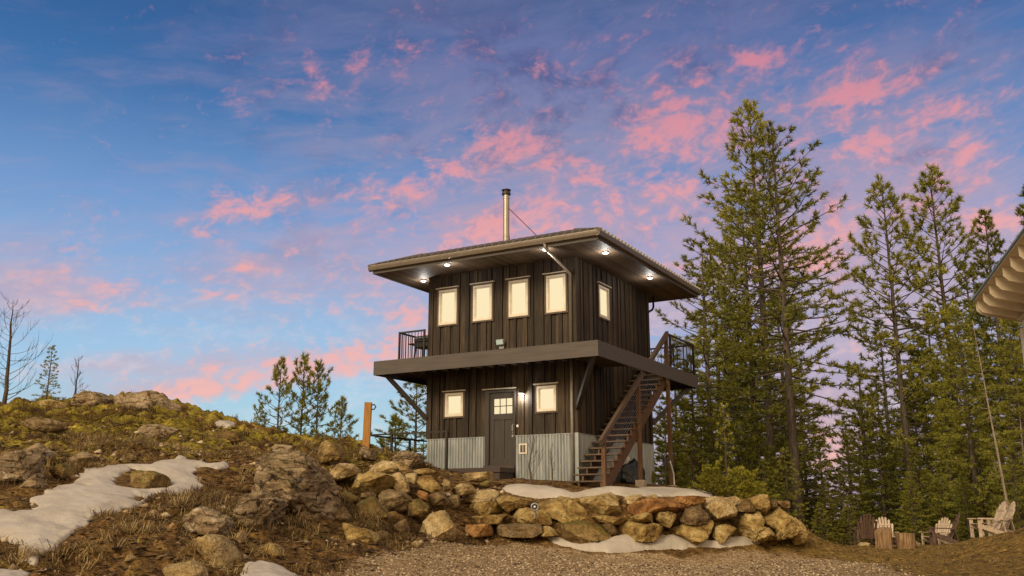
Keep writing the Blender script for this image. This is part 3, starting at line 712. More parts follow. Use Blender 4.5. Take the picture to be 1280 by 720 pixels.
rock(zA([(78,530),(90,500),(300,490),(325,510),(305,562),(200,574),(105,574)]), 22.2, 'red', 'brown lowest step at the left, on the gravel', GS)
rock(zA([(303,530),(325,495),(560,485),(592,495),(607,562),(560,578),(310,568)]), 22.1, 'brown', 'grey brown straight edged block in the lowest stone step', GS, blocky=.45)
rock(zA([(603,510),(650,503),(728,555),(640,575),(600,572)]), 22.1, 'ochre', 'small tan wedge between the lowest step and the mossy boulder', GW)
# --- retaining wall, from left to right
rock(zA([(580,350),(640,305),(700,298),(790,325),(860,370),(908,420),(897,467),(760,482),(690,490),(640,430),(598,390)]), 22.7, 'ochre', 'big rounded ochre boulder to the right of the round lamp', GW)
rock(zA([(795,325),(900,295),(1060,275),(1106,277),(1133,314),(1170,406),(1155,447),(1060,444),(920,412),(860,360)]), 22.8, 'ochre', 'big angular ochre boulder in the top course beneath the snow bank', GW)
rock(zA([(903,455),(950,428),(1090,448),(1170,456),(1200,475),(1120,498),(1000,478)]), 22.4, 'ochre', 'long thin flat stone wedged above the big mossy boulder', GW, sub=4)
rock(zA([(665,520),(740,488),(880,473),(990,478),(1032,520),(1055,590),(1000,640),(860,660),(780,625),(720,575)]), 22.1, 'moss', 'big mossy olive boulder at the foot of the wall, behind the snow', GW)
rock(zA([(1000,495),(1060,483),(1095,530),(1060,580),(1030,560)]), 22.4, 'brown', 'small shaded brown stone between the mossy boulder and the long ochre one', GW)
rock(zB([(105,330),(125,298),(200,283),(247,290),(240,318),(150,350)]), 23.1, 'pale', 'small pale flat stone just under the snow bank, above the reddish slab', GW)
rock(zB([(238,302),(270,281),(312,288),(310,320),(260,326)]), 23.2, 'pale', 'smallest pale cobble under the snow bank', GW, sub=3)
rock(zB([(135,370),(180,335),(280,310),(400,316),(482,350),(480,387),(420,408),(300,398),(190,415),(142,397)]), 22.6, 'red', 'long reddish slab in the middle of the wall', GW)
rock(zB([(385,318),(450,297),(560,298),(607,320),(612,352),(560,364),(470,350)]), 22.9, 'red', 'orange flat topped stone in the top course right of the reddish slab', GW)
rock(zB([(130,432),(180,413),(250,398),(313,425),(295,458),(150,448)]), 22.4, 'ochre', 'flat ochre stone under the left half of the reddish slab', GW)
rock(zB([(280,405),(380,396),(440,408),(466,450),(402,494),(330,468)]), 22.5, 'ochre', 'tan block under the right end of the reddish slab', GW)
rock(zB([(465,440),(490,370),(540,355),(600,373),(655,410),(645,453),(560,474),(490,468)]), 22.6, 'brown', 'dark brown rounded boulder in the middle course left of the pale one', GW)
rock(zB([(602,320),(680,301),(720,308),(783,345),(803,390),(793,452),(740,471),(670,468),(640,420),(610,360)]), 22.8, 'pale', 'large pale tan boulder with a diagonal crease in the upper wall', GW)
rock(zB([(50,560),(120,455),(170,445),(330,478),(390,508),(405,535),(390,570),(150,580)]), 22.2, 'ochre', 'bright ochre broad boulder at the foot of the wall, snow in front', GW)
rock(zB([(395,512),(480,480),(590,456),(663,450),(676,490),(650,580),(560,590),(480,560)]), 22.4, 'ochre', 'tan ridged boulder in the bottom course under the dark brown one', GW)
rock(zB([(660,550),(680,490),(740,476),(802,473),(824,515),(765,575),(700,580)]), 22.6, 'ochre', 'squat ochre boulder in the bottom course under the large pale one', GW)
rock(zB([(720,312),(800,298),(862,298),(864,330),(805,374),(760,338)]), 23.3, 'pale', 'flat pale stone in the top course behind the creased boulder', GW)
rock(zB([(795,350),(880,328),(933,350),(935,392),(860,395),(805,385)]), 23.1, 'brown', 'brown block in the upper course above the knobbly boulder', GW)
rock(zB([(885,312),(960,288),(1002,293),(1018,372),(980,404),(925,380),(900,335)]), 23.2, 'ochre', 'upright tan boulder in the top course, tallest near the right end', GW)
rock(zB([(798,420),(830,382),(900,388),(972,393),(995,440),(965,480),(1062,510),(1060,575),(960,590),(870,580),(818,500)]), 22.8, 'ochre', 'big knobbly ochre boulder near the right end of the wall', GW, rough=1.5)
rock(zB([(995,325),(1040,308),(1058,340),(1043,374),(1012,384)]), 23.4, 'brown', 'small brown stone in the top course right of the upright boulder', GW)
rock(zB([(1045,345),(1070,328),(1133,328),(1149,362),(1080,376)]), 23.5, 'pale', 'small pale flat stone at the right end of the top course', GW)
rock(zB([(982,420),(1040,373),(1122,363),(1155,420),(1185,500),(1140,580),(1060,585),(1060,510),(1000,470)]), 22.9, 'ochre', 'tall rough ochre boulder next to the right end of the wall', GW, rough=1.5)
rock(zB([(1125,375),(1172,383),(1232,450),(1254,520),(1282,590),(1180,597),(1165,500)]), 23.0, 'ochre', 'leaning ochre boulder that closes the right end of the wall', GW, rough=1.2)
# --- rock bank left of the steps
rock(z6([(30,250),(100,200),(180,165),(280,152),(340,188),(402,213),(452,260),(468,330),(445,420),(432,495),(390,530),(300,490),(200,410),(100,340),(30,310)]), 17.9, 'lichen', 'huge dark boulder with swirling lichen bands on the hillside', GB, sub=6, rough=.75, depth=.5, blocky=.55, strata=1.5)
rock(z6([(-20,320),(80,298),(170,360),(250,400),(285,470),(200,520),(100,500),(0,470)]), 17.0, 'lichen', 'dark mossy hump in front of the huge swirling boulder', GB, sub=5, rough=1.2, strata=1.2)
rock(z6([(440,230),(500,208),(560,213),(592,245),(552,283),(470,290)]), 21.6, 'pale', 'tan flat boulder at the left end of the bank top, behind the huge dark one', GB)
rock(z6([(585,222),(700,198),(772,203),(802,250),(740,263),(640,250)]), 22.4, 'pale', 'wide pale flat stone on top of the rock bank', GB)
rock(z6([(480,305),(560,263),(640,248),(722,263),(755,300),(662,350),(570,338),(500,328)]), 21.4, 'ochre', 'big tan wedge shaped slab in the middle of the bank', GB, sub=5)
rock(z6([(738,205),(776,195),(834,240),(805,260),(770,238)]), 22.6, 'pale', 'upright tan shard on the crest of the bank below the rail corner', GB)
rock(z6([(720,265),(770,248),(813,290),(818,332),(790,350),(738,322)]), 21.8, 'pale', 'tall pale shard leaning in the bank beside the big wedge', GB)
rock(z6([(800,255),(852,253),(855,303),(822,310)]), 22.4, 'pale', 'small pale cobble between the shard and the long block near the rail', GB, sub=3)
rock(z6([(830,240),(900,230),(948,250),(953,278),(900,276),(848,266)]), 23.0, 'ochre', 'flat tan stone under the railing at the right of the bank top', GB)
rock(z6([(650,360),(720,323),(802,338),(833,370),(803,424),(740,435),(685,402)]), 21.0, 'brown', 'dark grey brown boulder below the pale leaning shard', GB, sub=5)
rock(z6([(845,270),(912,263),(953,310),(962,365),(925,350),(870,335)]), 22.2, 'ochre', 'tan slab tilting down at the right side of the bank', GB)
rock(z6([(895,342),(962,333),(1003,380),(962,410),(898,394)]), 21.8, 'brown', 'dark rough boulder at the right edge of the bank beside the path', GB)
rock(z6([(865,320),(908,350),(892,384),(852,352)]), 21.6, 'red', 'small reddish wedge in the middle of the bank right side', GB, sub=3)
rock(z6([(585,382),(650,358),(703,400),(719,450),(690,506),(625,494),(555,440)]), 20.2, 'moss', 'grey boulder with a mossy shoulder in the lower bank', GB, sub=5, rough=1.2)
rock(z6([(495,470),(560,498),(622,508),(675,540),(645,585),(580,602),(535,572),(515,522)]), 18.9, 'ochre', 'cracked tan boulder low in the bank near the gravel', GB, sub=5)
rock(z6([(840,565),(858,500),(918,438),(972,428),(1014,490),(1030,540),(980,560),(910,580)]), 21.0, 'pale', 'large pale tan boulder at the foot of the bank by the gravel', GB, sub=5)
rock(z6([(755,470),(800,458),(819,510),(792,545),(756,523)]), 20.4, 'brown', 'narrow upright stone left of the large pale boulder at the bank foot', GB)
rock(z6([(795,402),(860,363),(905,400),(885,444),(805,444)]), 21.0, 'moss', 'moss covered stone above the large pale boulder at the bank foot', GB)
rock(z6([(820,575),(850,555),(880,575),(870,590),(830,592)]), 20.2, 'pale', 'small pale cobble on the gravel edge at the bank foot', GB, sub=3)
rock(z6([(552,615),(580,603),(618,630),(592,650)]), 17.6, 'red', 'small flat reddish stone on the bare soil near the gravel', GH, sub=3)
rock(z6([(115,602),(180,568),(243,590),(264,640),(190,665),(138,642)]), 15.8, 'ochre', 'tan rounded rock just above the small bottom snow patch', GH)
rock(z6([(50,520),(75,505),(90,560),(65,585),(45,560)]), 16.0, 'pale', 'narrow pale stone in the soil hollow below the dark mossy hump', GH, sub=3)
rock(z6([(105,505),(130,497),(155,512),(130,525)]), 16.8, 'pale', 'fist sized pale stone under the huge swirling boulder', GH, sub=3)
# --- rocks on the hillside
rock(z8([(650,440),(720,393),(792,403),(865,470),(895,549),(815,560),(738,490)]), 14.4, 'pale', 'flat tan rock with a pale top, in the foreground left of the bottom snow', GH, sub=5)
rock(z8([(570,560),(620,510),(690,498),(745,530),(750,575),(600,590)]), 13.4, 'pale', 'pale tan rock cut by the bottom edge of the picture', GH, sub=5)
rock(z8([(660,335),(740,288),(832,328),(866,400),(810,425),(720,402),(675,375)]), 15.3, 'lichen', 'grey lichen speckled outcrop above the flat tan foreground rock', GH, sub=5, rough=1.2, strata=1.2)
rock(z8([(-60,90),(-10,45),(40,40),(85,55),(78,110),(82,200),(45,250),(-60,260)]), 17.2, 'lichen', 'large lichen grey outcrop cut by the left edge', GH, sub=5, rough=1.2, strata=1.2)
rock(z8([(62,60),(110,38),(173,80),(163,108),(70,110)]), 18.5, 'lichen', 'dark angular rock right beside the left edge outcrop', GH)
rock(z8([(170,142),(215,118),(264,145),(252,170),(182,175)]), 17.6, 'moss', 'low mossy rock just above the large snow patch at left', GH)
rock(z8([(65,172),(120,158),(158,200),(122,234),(58,238)]), 17.0, 'lichen', 'pale speckled rock between left outcrop and large snow patch', GH)
rock(z8([(552,427),(590,413),(633,428),(600,444)]), 14.8, 'red', 'flat red stone lying on brown soil in the foreground', GH, sub=3)
rock(z8([(272,527),(300,501),(321,520),(302,545)]), 13.0, 'ochre', 'yellowish cobble near the bottom left, below the large snow patch', GH, sub=3)
rock(z8([(340,520),(365,512),(382,530),(350,538)]), 13.2, 'ochre', 'small yellowish cobble right beside the bottom left cobble', GH, sub=3)
rock(z8([(455,490),(480,468),(505,480),(495,505),(465,508)]), 13.8, 'pale', 'tan lump half buried in the middle of the foreground slope', GH, sub=3)
rock(z8([(385,435),(400,425),(412,445),(398,460),(383,452)]), 14.8, 'pale', 'small buff stone on the slope under the snow patch lobe', GH, sub=3)
rock(z8([(625,360),(650,345),(665,365),(650,385),(625,378)]), 15.4, 'red', 'small rose coloured stone left of the lichen speckled outcrop', GH, sub=3)
zE = lambda pts: [(x/4.2375, 350+y/4.2375) for x, y in pts]
rock(zE([(275,622),(340,595),(400,585),(480,578),(528,600),(515,655),(460,680),(400,682),(330,645)]), 29.6, 'lichen', 'dark grey rock on the skyline under the bare sapling', GH, sub=5, rough=1.2, strata=1.2)
rock(zE([(170,645),(220,623),(290,638),(372,670),(395,690),(180,690)]), 29.2, 'ochre', 'tan rock on the skyline left of the dark grey one', GH)
rock([(122,505),(126,489),(165,485.5),(190,490),(212,501),(232,509),(250,518),(200,518),(150,516)], 30.0, 'lichen', 'long low lichen outcrop that forms the top of the hill', GH, sub=5, rough=1.1, strata=1.0, depth=.3)
rock([(8,600),(0,575),(-10,560),(-30,600)], 16.8, 'brown', 'brown shadowed rock at the left edge above the snow', GH, sub=3)

# more of the tumbled bank: stones that fill the gaps
rock(z6([(600,345),(650,335),(672,352),(640,372),(600,368)]), 21.2, 'brown', 'thin brown stone tucked under the right end of the big tan wedge', GB)
rock(z6([(480,345),(540,338),(580,352),(590,380),(530,400),(485,385)]), 20.4, 'moss', 'moss draped rock right under the big tan wedge', GB)
rock(z6([(470,415),(530,400),(556,440),(540,475),(480,470)]), 19.2, 'brown', 'shadowed brown rock right of the huge swirling boulder', GB)
rock(z6([(715,430),(760,425),(775,455),(755,470),(722,465)]), 20.6, 'ochre', 'ochre block beside the grey mossy shouldered boulder', GB)
rock(z6([(670,520),(705,505),(745,540),(730,565),(690,560)]), 19.4, 'brown', 'brown stone low in the bank between the cracked boulder and the pale one', GB)
rock(z6([(975,280),(1000,290),(1005,330),(985,340),(968,310)]), 23.0, 'pale', 'narrow tan stone at the far right of the bank top under the landing', GB)
rock(z6([(1005,330),(1050,300),(1100,310),(1120,335),(1060,350),(1015,350)]), 23.4, 'pale', 'tan flat stone on the path between bank and stone steps', GS)
rock(z6([(1000,350),(1050,352),(1045,400),(1010,420),(990,385)]), 22.8, 'brown', 'brown rock filling the corner between bank and stone steps', GB)
rock(z6([(700,265),(730,258),(735,285),(708,300)]), 21.9, 'ochre', 'small ochre stone at the right tip of the big tan wedge', GB)
rock([(158,541),(170,531),(196,527),(214,533),(210,545),(180,547)], 24.0, 'lichen', 'flat lichen outcrop on the mossy slope above the large snow patch', GH, strata=1.0, depth=.4)
rock([(255,545),(275,536),(300,540),(305,552),(270,556)], 24.0, 'moss', 'moss capped outcrop on the slope left of the huge swirling boulder', GH, depth=.4)
rock([(75,570),(95,562),(112,570),(105,582),(80,584)], 20.0, 'lichen', 'low grey rock on the slope above the left part of the snow', GH, depth=.4)
rock([(385,560),(405,550),(425,556),(430,572),(400,578)], 23.0, 'moss', 'mossy rock on the shoulder right above the bank, below the short pine', GH, depth=.4)
rock([(483,572),(500,562),(525,566),(530,586),(505,592),(486,588)], 25.0, 'lichen', 'dark lichen rock under the rail corner beside the orange post', GH, depth=.5, strata=1.0)
rock([(440,560),(455,556),(472,562),(470,574),(446,574)], 24.5, 'lichen', 'grey rock at the foot of the orange post', GH, depth=.5)
rock(z8([(437,208),(455,172),(500,146),(558,150),(618,178),(642,200),(620,222),(560,226),(470,218)]), 18.0, 'moss', 'mossy hump showing through the hole in the large snow patch', GH, depth=.5)
rock(z8([(840,425),(868,400),(885,440),(880,500),(855,480)]), 15.0, 'lichen', 'steep lichen rock edge between the flat tan rock and the bottom snow', GH, depth=.4)
rock(z8([(20,275),(60,262),(95,280),(85,300),(30,300)]), 16.4, 'moss', 'low mossy stone at the upper left edge of the large snow patch', GH, depth=.4)
rock([(20,528),(40,520),(70,526),(78,537),(45,540)], 22.5, 'brown', 'brown ledge in the moss near the left edge of the picture', GH, depth=.4, strata=1.0)
rock([(330,560),(345,552),(365,556),(368,568),(345,572)], 23.0, 'lichen', 'grey stone on the moss behind the huge swirling boulder', GH, depth=.4)
# ------------------------------------------------------------------ the lookout tower house
TH = math.radians(60.015); HC = (1.8226, 26.0); HB = 0.60
A_, B_ = 5.07, 5.58                     # front width (local y), depth (local x)
house = empty('lookout_house', (HC[0], HC[1], HB), TH, 'two storey dark wooden lookout tower house with wraparound deck, outside stair and lit windows', 'house')
def hw(j, i, z): return (HC[0]+j*math.cos(TH)-i*math.sin(TH), HC[1]+j*math.sin(TH)+i*math.cos(TH), z)
def hb(mb, name, m, parent=None, **k): return mb.build(name, m, parent or house, dz=-HB, **k)
FACES = {'front': (lambda u, d, z: (-d, u, z), A_), 'right': (lambda u, d, z: (u, -d, z), B_),
         'left': (lambda u, d, z: (u, A_+d, z), B_), 'back': (lambda u, d, z: (B_+d, u, z), A_)}
def fbox(mb, face, u0, u1, d0, d1, z0, z1):
    P = FACES[face][0]; a = P(u0, d0, z0); b = P(u1, d1, z1)
    return mb.box(min(a[0], b[0]), max(a[0], b[0]), min(a[1], b[1]), max(a[1], b[1]), z0, z1)
ZS, ZD, ZF, ZR = 7.12, 4.349, 3.92, 7.33
WIN = {'front': [(4.06,4.73,5.53,6.64),(2.785,3.455,5.53,6.64),(1.53,2.19,5.53,6.64),(.275,.915,5.53,6.64),(3.78,4.43,2.67,3.38),(.625,1.25,2.67,3.40),(1.97,2.96,1.09,3.40)],
       'right': [(1.56,2.30,5.62,6.61)], 'left': [(1.5,2.3,5.6,6.6)], 'back': [(2,3,5.6,6.6)]}
core = MB().box(.045, B_-.045, .045, A_-.045, .5, 7.0)
hb(core, 'wall_core', M['core'])
def boards(face, z0, z1, rng, name):
    P, L = FACES[face]; mb = MB(); u = 0.0; k = 0
    while u < L-1e-3:
        w = rng.choice([.09, .135, .16, .2, .23]) * rng.uniform(.92, 1.06); v = min(u+w, L)
        if L-v < .09: v = L
        d1 = (.004 if k % 2 else .040)+rng.uniform(-.004, .004)
        g = .006
        spans = [(u+g, v-g, [(z0, z1)])]
        for (a, b, c, d) in WIN[face]:
            new = []
            for (p, q, zs) in spans:
                if b <= p or a >= q: new.append((p, q, zs)); continue
                if a > p+.01: new.append((p, a, zs))
                if b < q-.01: new.append((b, q, zs))
                zz = []
                for s, t in zs:
                    if d <= s or c >= t: zz.append((s, t)); continue
                    if c > s+.01: zz.append((s, c))
                    if d < t-.01: zz.append((d, t))
                new.append((max(p, a), min(q, b), zz))
            spans = new
        for p, q, zs in spans:
            for s, t in zs:
                if q-p > .012: fbox(mb, face, p, q, -.05, d1, s, t)
        u = v; k += 1
    return hb(mb, name, M['board'])
rng = random.Random(11)
for f in FACES:
    o = boards(f, ZD-.02, ZS+.02, rng, 'upper_wall'); o2 = boards(f, 2.03, ZF+.42, rng, 'lower_wall')
# corner boards
for (x, y) in ((0,0),(0,A_),(B_,0),(B_,A_)):
    sx = -1 if x == 0 else 1; sy = -1 if y == 0 else 1
    for z0, z1 in ((2.035, ZF+.40), (ZD, ZS)):
        mb = MB()
        mb.box(min(x-sx*.12, x+sx*.052), max(x-sx*.12, x+sx*.052), min(y+sy*.03, y+sy*.054), max(y+sy*.03, y+sy*.054), z0, z1)
        mb.box(min(x+sx*.03, x+sx*.0505), max(x+sx*.03, x+sx*.0505), min(y-sy*.12, y+sy*.03), max(y-sy*.12, y+sy*.03), z0, z1)
        hb(mb, 'corner_trim', M['board'])
# corrugated skirting
def corrugated(face, u0, u1, z0, z1):
    P = FACES[face][0]; n = int((u1-u0)/.0095); us = np.linspace(u0, u1, n)
    ds = .014+.050*np.abs(np.sin(us*math.pi/.098))**.55
    V = [P(u, d, z0) for u, d in zip(us, ds)]+[P(u, d, z1) for u, d in zip(us, ds)]+[P(u, -.02, z1) for u in us]
    F = [(i, i+1, n+i+1, n+i) for i in range(n-1)]+[(n+i, n+i+1, 2*n+i+1, 2*n+i) for i in range(n-1)]
    mb = MB().add(V, F); fbox(mb, face, u0, u1, .020, .068, z1, z1+.022)
    o = hb(mb, 'corrugated_skirting', M['galv'], smooth=False); return o
corrugated('front', .06, 1.965, .55, 2.0); corrugated('front', 2.99, A_, .9, 2.0)
corrugated('right', .06, B_, .55, 2.0); corrugated('left', 0, B_, .55, 2.0); corrugated('back', 0, A_, .3, 2.0)
mb = MB().box(-.06, .06, -.06, .06, .55, 2.03).box(B_-.05, B_+.055, -.055, .05, .5, 2.03); hb(mb, 'metal_corner', M['galv'])

def window(face, u0, u1, z0, z1, brown=True):
    fr = MB(); w = .068
    fbox(fr, face, u0, u1, -.02, .062, z1-w, z1); fbox(fr, face, u0, u1, -.02, .062, z0, z0+w)
    fbox(fr, face, u0, u0+w, -.02, .060, z0+w, z1-w); fbox(fr, face, u1-w, u1, -.02, .060, z0+w, z1-w)
    t = w+.028                                  # inner sash
    fbox(fr, face, u0+w, u1-w, -.02, .036, z1-t, z1-w); fbox(fr, face, u0+w, u1-w, -.02, .036, z0+w, z0+t)
    fbox(fr, face, u0+w, u0+t, -.02, .034, z0+t, z1-t); fbox(fr, face, u1-t, u1-w, -.02, .034, z0+t, z1-t)
    o = hb(fr, 'window', M['frame'], bevel=.004)
    pn = MB(); fbox(pn, face, u0+t, u1-t, -.018, .006, z0+t, z1-t); hb(pn, 'pane', M['pane'], o)
    hd = MB(); fbox(hd, face, u0-.09, u1+.09, .03, .115, z1+.045, z1+.075); hb(hd, 'head_flashing', M['headtrim'], o)
    tr = MB(); fbox(tr, face, u0-.06, u0-.003, .03, .056, z0-.05, z1+.045); fbox(tr, face, u1+.003, u1+.06, .03, .056, z0-.05, z1+.045)
    fbox(tr, face, u0-.003, u1+.003, .03, .054, z1+.003, z1+.045); fbox(tr, face, u0-.003, u1+.003, .03, .066, z0-.05, z0-.003)
    hb(tr, 'casing', M['trim'], o); return o
for w_ in WIN['front'][:6]: window('front', *w_)
window('right', *WIN['right'][0])

# door
dr = MB()
fbox(dr, 'front', 2.0, 2.85, -.03, -.012, 1.19, 3.30)
for a, b, c, d in ((2.0,2.09,1.19,3.3),(2.715,2.85,1.19,3.3),(2.09,2.715,3.13,3.3),(2.09,2.715,2.50,2.67),(2.09,2.715,1.19,1.40),(2.36,2.445,1.40,2.50)): fbox(dr, 'front', a, b, -.012, .012, c, d)
door = hb(dr, 'door', M['door'], bevel=.006)
cs = MB(); fbox(cs, 'front', 1.965, 1.998, -.03, .075, 1.10, 3.36); fbox(cs, 'front', 2.853, 2.985, -.03, .075, 1.10, 3.36); fbox(cs, 'front', 1.998, 2.853, -.03, .073, 3.303, 3.36)
hb(cs, 'casing', M['door'], door)
hd = MB(); fbox(hd, 'front', 1.93, 3.06, .03, .13, 3.39, 3.42); hb(hd, 'head_flashing', M['headtrim'], door)
pn = MB()
for r in range(2):
    for c in range(3): fbox(pn, 'front', 2.094+c*.212, 2.094+c*.212+.188, -.011, .0, 2.678+r*.232, 2.678+r*.232+.208)
hb(pn, 'pane', M['pane'], door)
mu = MB()
for c in (1, 2): fbox(mu, 'front', 2.09+c*.212-.022, 2.09+c*.212+.004, -.012, .010, 2.67, 3.13)
fbox(mu, 'front', 2.09, 2.715, -.012, .009, 2.886, 2.910); hb(mu, 'muntin', M['door'], door)
hn = MB(); fbox(hn, 'front', 2.045, 2.075, .012, .03, 2.10, 2.36); P = FACES['front'][0]
hn.tube([P(2.06, .03, 2.33), P(2.06, .075, 2.31), P(2.06, .075, 2.16), P(2.06, .03, 2.14)], .011, 6); fbox(hn, 'front', 2.03, 2.085, .012, .045, 1.98, 2.05)
hb(hn, 'handle', M['bottle'], door)
th_ = MB(); fbox(th_, 'front', 1.97, 2.99, -.03, .10, 1.095, 1.187); hb(th_, 'threshold', M['landing'], door)
db = MB(); fbox(db, 'front', 1.86, 1.93, .036, .06, 2.255, 2.325); hb(db, 'doorbell', M['white'], bevel=.01)
bx = MB(); fbox(bx, 'front', 1.575, 1.615, .04, .075, 1.49, 1.78); fbox(bx, 'front', 1.795, 1.835, .04, .075, 1.49, 1.78); fbox(bx, 'front', 1.615, 1.795, .04, .073, 1.74, 1.78); fbox(bx, 'front', 1.615, 1.795, .04, .073, 1.49, 1.53)
ob_ = hb(bx, 'outlet_box', M['frame']); bi = MB(); fbox(bi, 'front', 1.615, 1.795, .03, .055, 1.53, 1.74); hb(bi, 'cover', M['trim'], ob_)
ob2 = MB(); fbox(ob2, 'right', 3.28, 3.42, .04, .12, 1.30, 1.52); hb(ob2, 'outlet_cover', M['white'], bevel=.02)
fl = MB(); fbox(fl, 'front', 2.34, 2.50, .036, .08, 4.60, 4.70); fl.bar(P(2.42, .08, 4.66), P(2.42, .14, 4.75), .05, .03)
flo = hb(fl, 'floodlight', M['bottle']); fb = MB(); fb.bar(P(2.42, .10, 4.80), P(2.42, .19, 4.775), .26, .17); fo = hb(fb, 'lamp_head', M['bottle'], flo, bevel=.015)
fg = MB(); fg.bar(P(2.42, .190, 4.775), P(2.42, .197, 4.773), .22, .13); hb(fg, 'lens', M['glass_blue'], flo)

# landing platform in front of the door and along the left side
ld = MB().box(-.9, .0-.052, 1.972, 6.66, .955, 1.09).box(-.86, -.06, 2.01, 6.62, .70, .955).box(-.06, 4.2, A_+.055, 6.66, .955, 1.09).box(-.06, 4.16, A_+.06, 6.62, .5, .955)
hb(ld, 'landing', M['landing'], bevel=.006)
# railing of the landing
rl = MB(); zt = 2.15
rl.bar((-.93, 3.72, zt), (-.93, 6.66, zt), .05, .045).bar((-.93, 6.66, zt-.002), (4.2, 6.66, zt-.002), .05, .045)
rail = hb(rl, 'railing', M['steel'])
for (x, y, z0) in ((-.93,3.75,.80),(-.93,5.75,.95),(-.93,6.64,.95),(1.2,6.64,.95),(4.15,6.64,.95)):
    p = MB().box(x-.03, x+.03, y-.03, y+.03, z0, zt-.022); hb(p, 'post', M['steel'], rail)

# ---- roof: low hip with a flat crown
R0, R1, R2, R3 = -1.40, B_+1.25, -1.40, A_+1.25      # fascia lines
fa = MB()
fa.box(R0, R0+.04, R2, R3, ZS-.03, ZR-.02).box(R1-.04, R1, R2, R3, ZS-.03, ZR-.02).box(R0+.04, R1-.04, R2, R2+.04, ZS-.028, ZR-.022).box(R0+.04, R1-.04, R3-.04, R3, ZS-.028, ZR-.022)
# roof surface
e = .10; zt_ = 7.99; c0, c1, d0, d1 = .2, B_-.2, .03, 5.60
V = [(R0-e, R2-e, ZR+.02), (R1+e, R2-e, ZR+.02), (R1+e, R3+e, ZR+.02), (R0-e, R3+e, ZR+.02), (c0, d0, zt_), (c1, d0, zt_), (c1, d1, zt_), (c0, d1, zt_)]
V += [(x, y, ZR-.012) for x, y, z in V[:4]]
rf = MB().add(V, [(0,1,5,4),(1,2,6,5),(2,3,7,6),(3,0,4,7),(4,5,6,7),(8,11,10,9),(0,8,9,1),(1,9,10,2),(2,10,11,3),(3,11,8,0)])
roof = hb(rf, 'roof', M['roofing']); hb(fa, 'fascia', M['fascia'], roof)
sf = MB(); y = R2+.04
while y < R3-.05:
    y2 = min(y+.14, R3-.04); sf.box(R0+.04, R1-.04, y+.003, y2-.003, ZS, ZS+.02); y = y2
hb(sf, 'soffit', M['soffit'], roof)
def rib(a, b, w=.055, h=.05): hb(MB().bar(a, b, w, h), 'rib', M['roofing'], roof)
y = R2
while y < R3:
    t0 = 0.0; top = 1.0
    if y < d0: top = (y-(R2-e))/(d0-(R2-e))
    if y > d1: top = ((R3+e)-y)/((R3+e)-d1)
    a = (R0-e-.02, y, ZR+.045); b = (R0-e+(c0-R0+e)*top, y, ZR+.02+(zt_-ZR-.02)*top+.022)
    rib(a, b); y += .235
x = R0
while x < R1:
    top = 1.0
    if x < c0: top = (x-(R0-e))/(c0-(R0-e))
    if x > c1: top = ((R1+e)-x)/((R1+e)-c1)
    rib((x, R2-e-.02, ZR+.045), (x, R2-e+(d0-R2+e)*top, ZR+.02+(zt_-ZR-.02)*top+.022)); x += .235
for p, q in ((0,4),(1,5),(2,6),(3,7)): hb(MB().bar(V[p], (V[q][0], V[q][1], V[q][2]+.03), .12, .06), 'hip_cap', M['roofing'], roof)
gt = MB()
pr = [(0,0),(.02,-.005),(.095,.02),(.11,.10),(.11,.135),(.095,.135),(.09,.04),(.0,.03)]
gt.prism([(R0-u, ZR-.155+v) for u, v in pr], 'y', R2-.11, R3+.11)
gt.prism([(R2-u, ZR-.155+v) for u, v in pr], 'x', R0-.11, R1+.11)
hb(gt, 'gutter', M['gutter'], roof)
LAMPS = ((-1.20,3.66),(-1.22,.32),(-.06,-1.02),(3.36,-1.02),(.1,5.45))
# soffit lamps with their own light
def lamp_light(o, loc, watts, size=2.75, col=(1.0, .97, .92)):
    l = bpy.data.lights.new('lamp_light', 'POINT'); l.energy = watts; l.color = col; l.shadow_soft_size = .05
    ob = bpy.data.objects.new('lamp_light', l); ob.location = loc; link(ob); ob.parent = o; return ob
for (j, i) in LAMPS:
    h_ = MB().lathe((j, i, ZS-.07), [(.07,.07),(.09,.055),(.095,.04),(.08,.036)], 16); lo = hb(h_, 'soffit_lamp', M['bottle'], roof, smooth=True)
    g_ = MB().lathe((j, i, ZS-.078), [(.078,.046),(.074,.030),(.05,.018),(.01,.013)], 16); hb(g_, 'bulb', M['lamp'], lo, smooth=True)
    lamp_light(lo, (j, i, ZS-.22-HB), 13)
# porch lamp beside the door
h_ = MB(); fbox(h_, 'front', 1.64, 1.80, .036, .16, 3.20, 3.24); fbox(h_, 'front', 1.68, 1.76, .036, .06, 3.10, 3.2); lo = hb(h_, 'porch_lamp', M['bottle'], bevel=.01)
g_ = MB(); fbox(g_, 'front', 1.665, 1.775, .07, .155, 3.178, 3.199); hb(g_, 'bulb', M['lamp'], lo, bevel=.008)
lamp_light(lo, (-.16, 1.72, 3.12-HB), 22)
# downspouts
ds = MB().tube([(R0-.05, .20, ZR-.16), (R0-.05, .20, 7.06), (-.11, .10, 6.60), (-.11, .10, ZD)], .042, 8)
ds.tube([(-.11, .10, ZF+.3), (-.11, .10, .66)], .042, 8); hb(ds, 'downspout', M['pipe'], smooth=True)
ds = MB().tube([(B_+.62, .0, ZS+.01), (B_+.62, .0, 6.78), (B_+.50, .0, 6.66), (B_+.10, .0, 6.50), (B_+.08, .0, 6.35), (B_+.08, .1, ZD)], .038, 8); hb(ds, 'downspout', M['steel'], smooth=True)
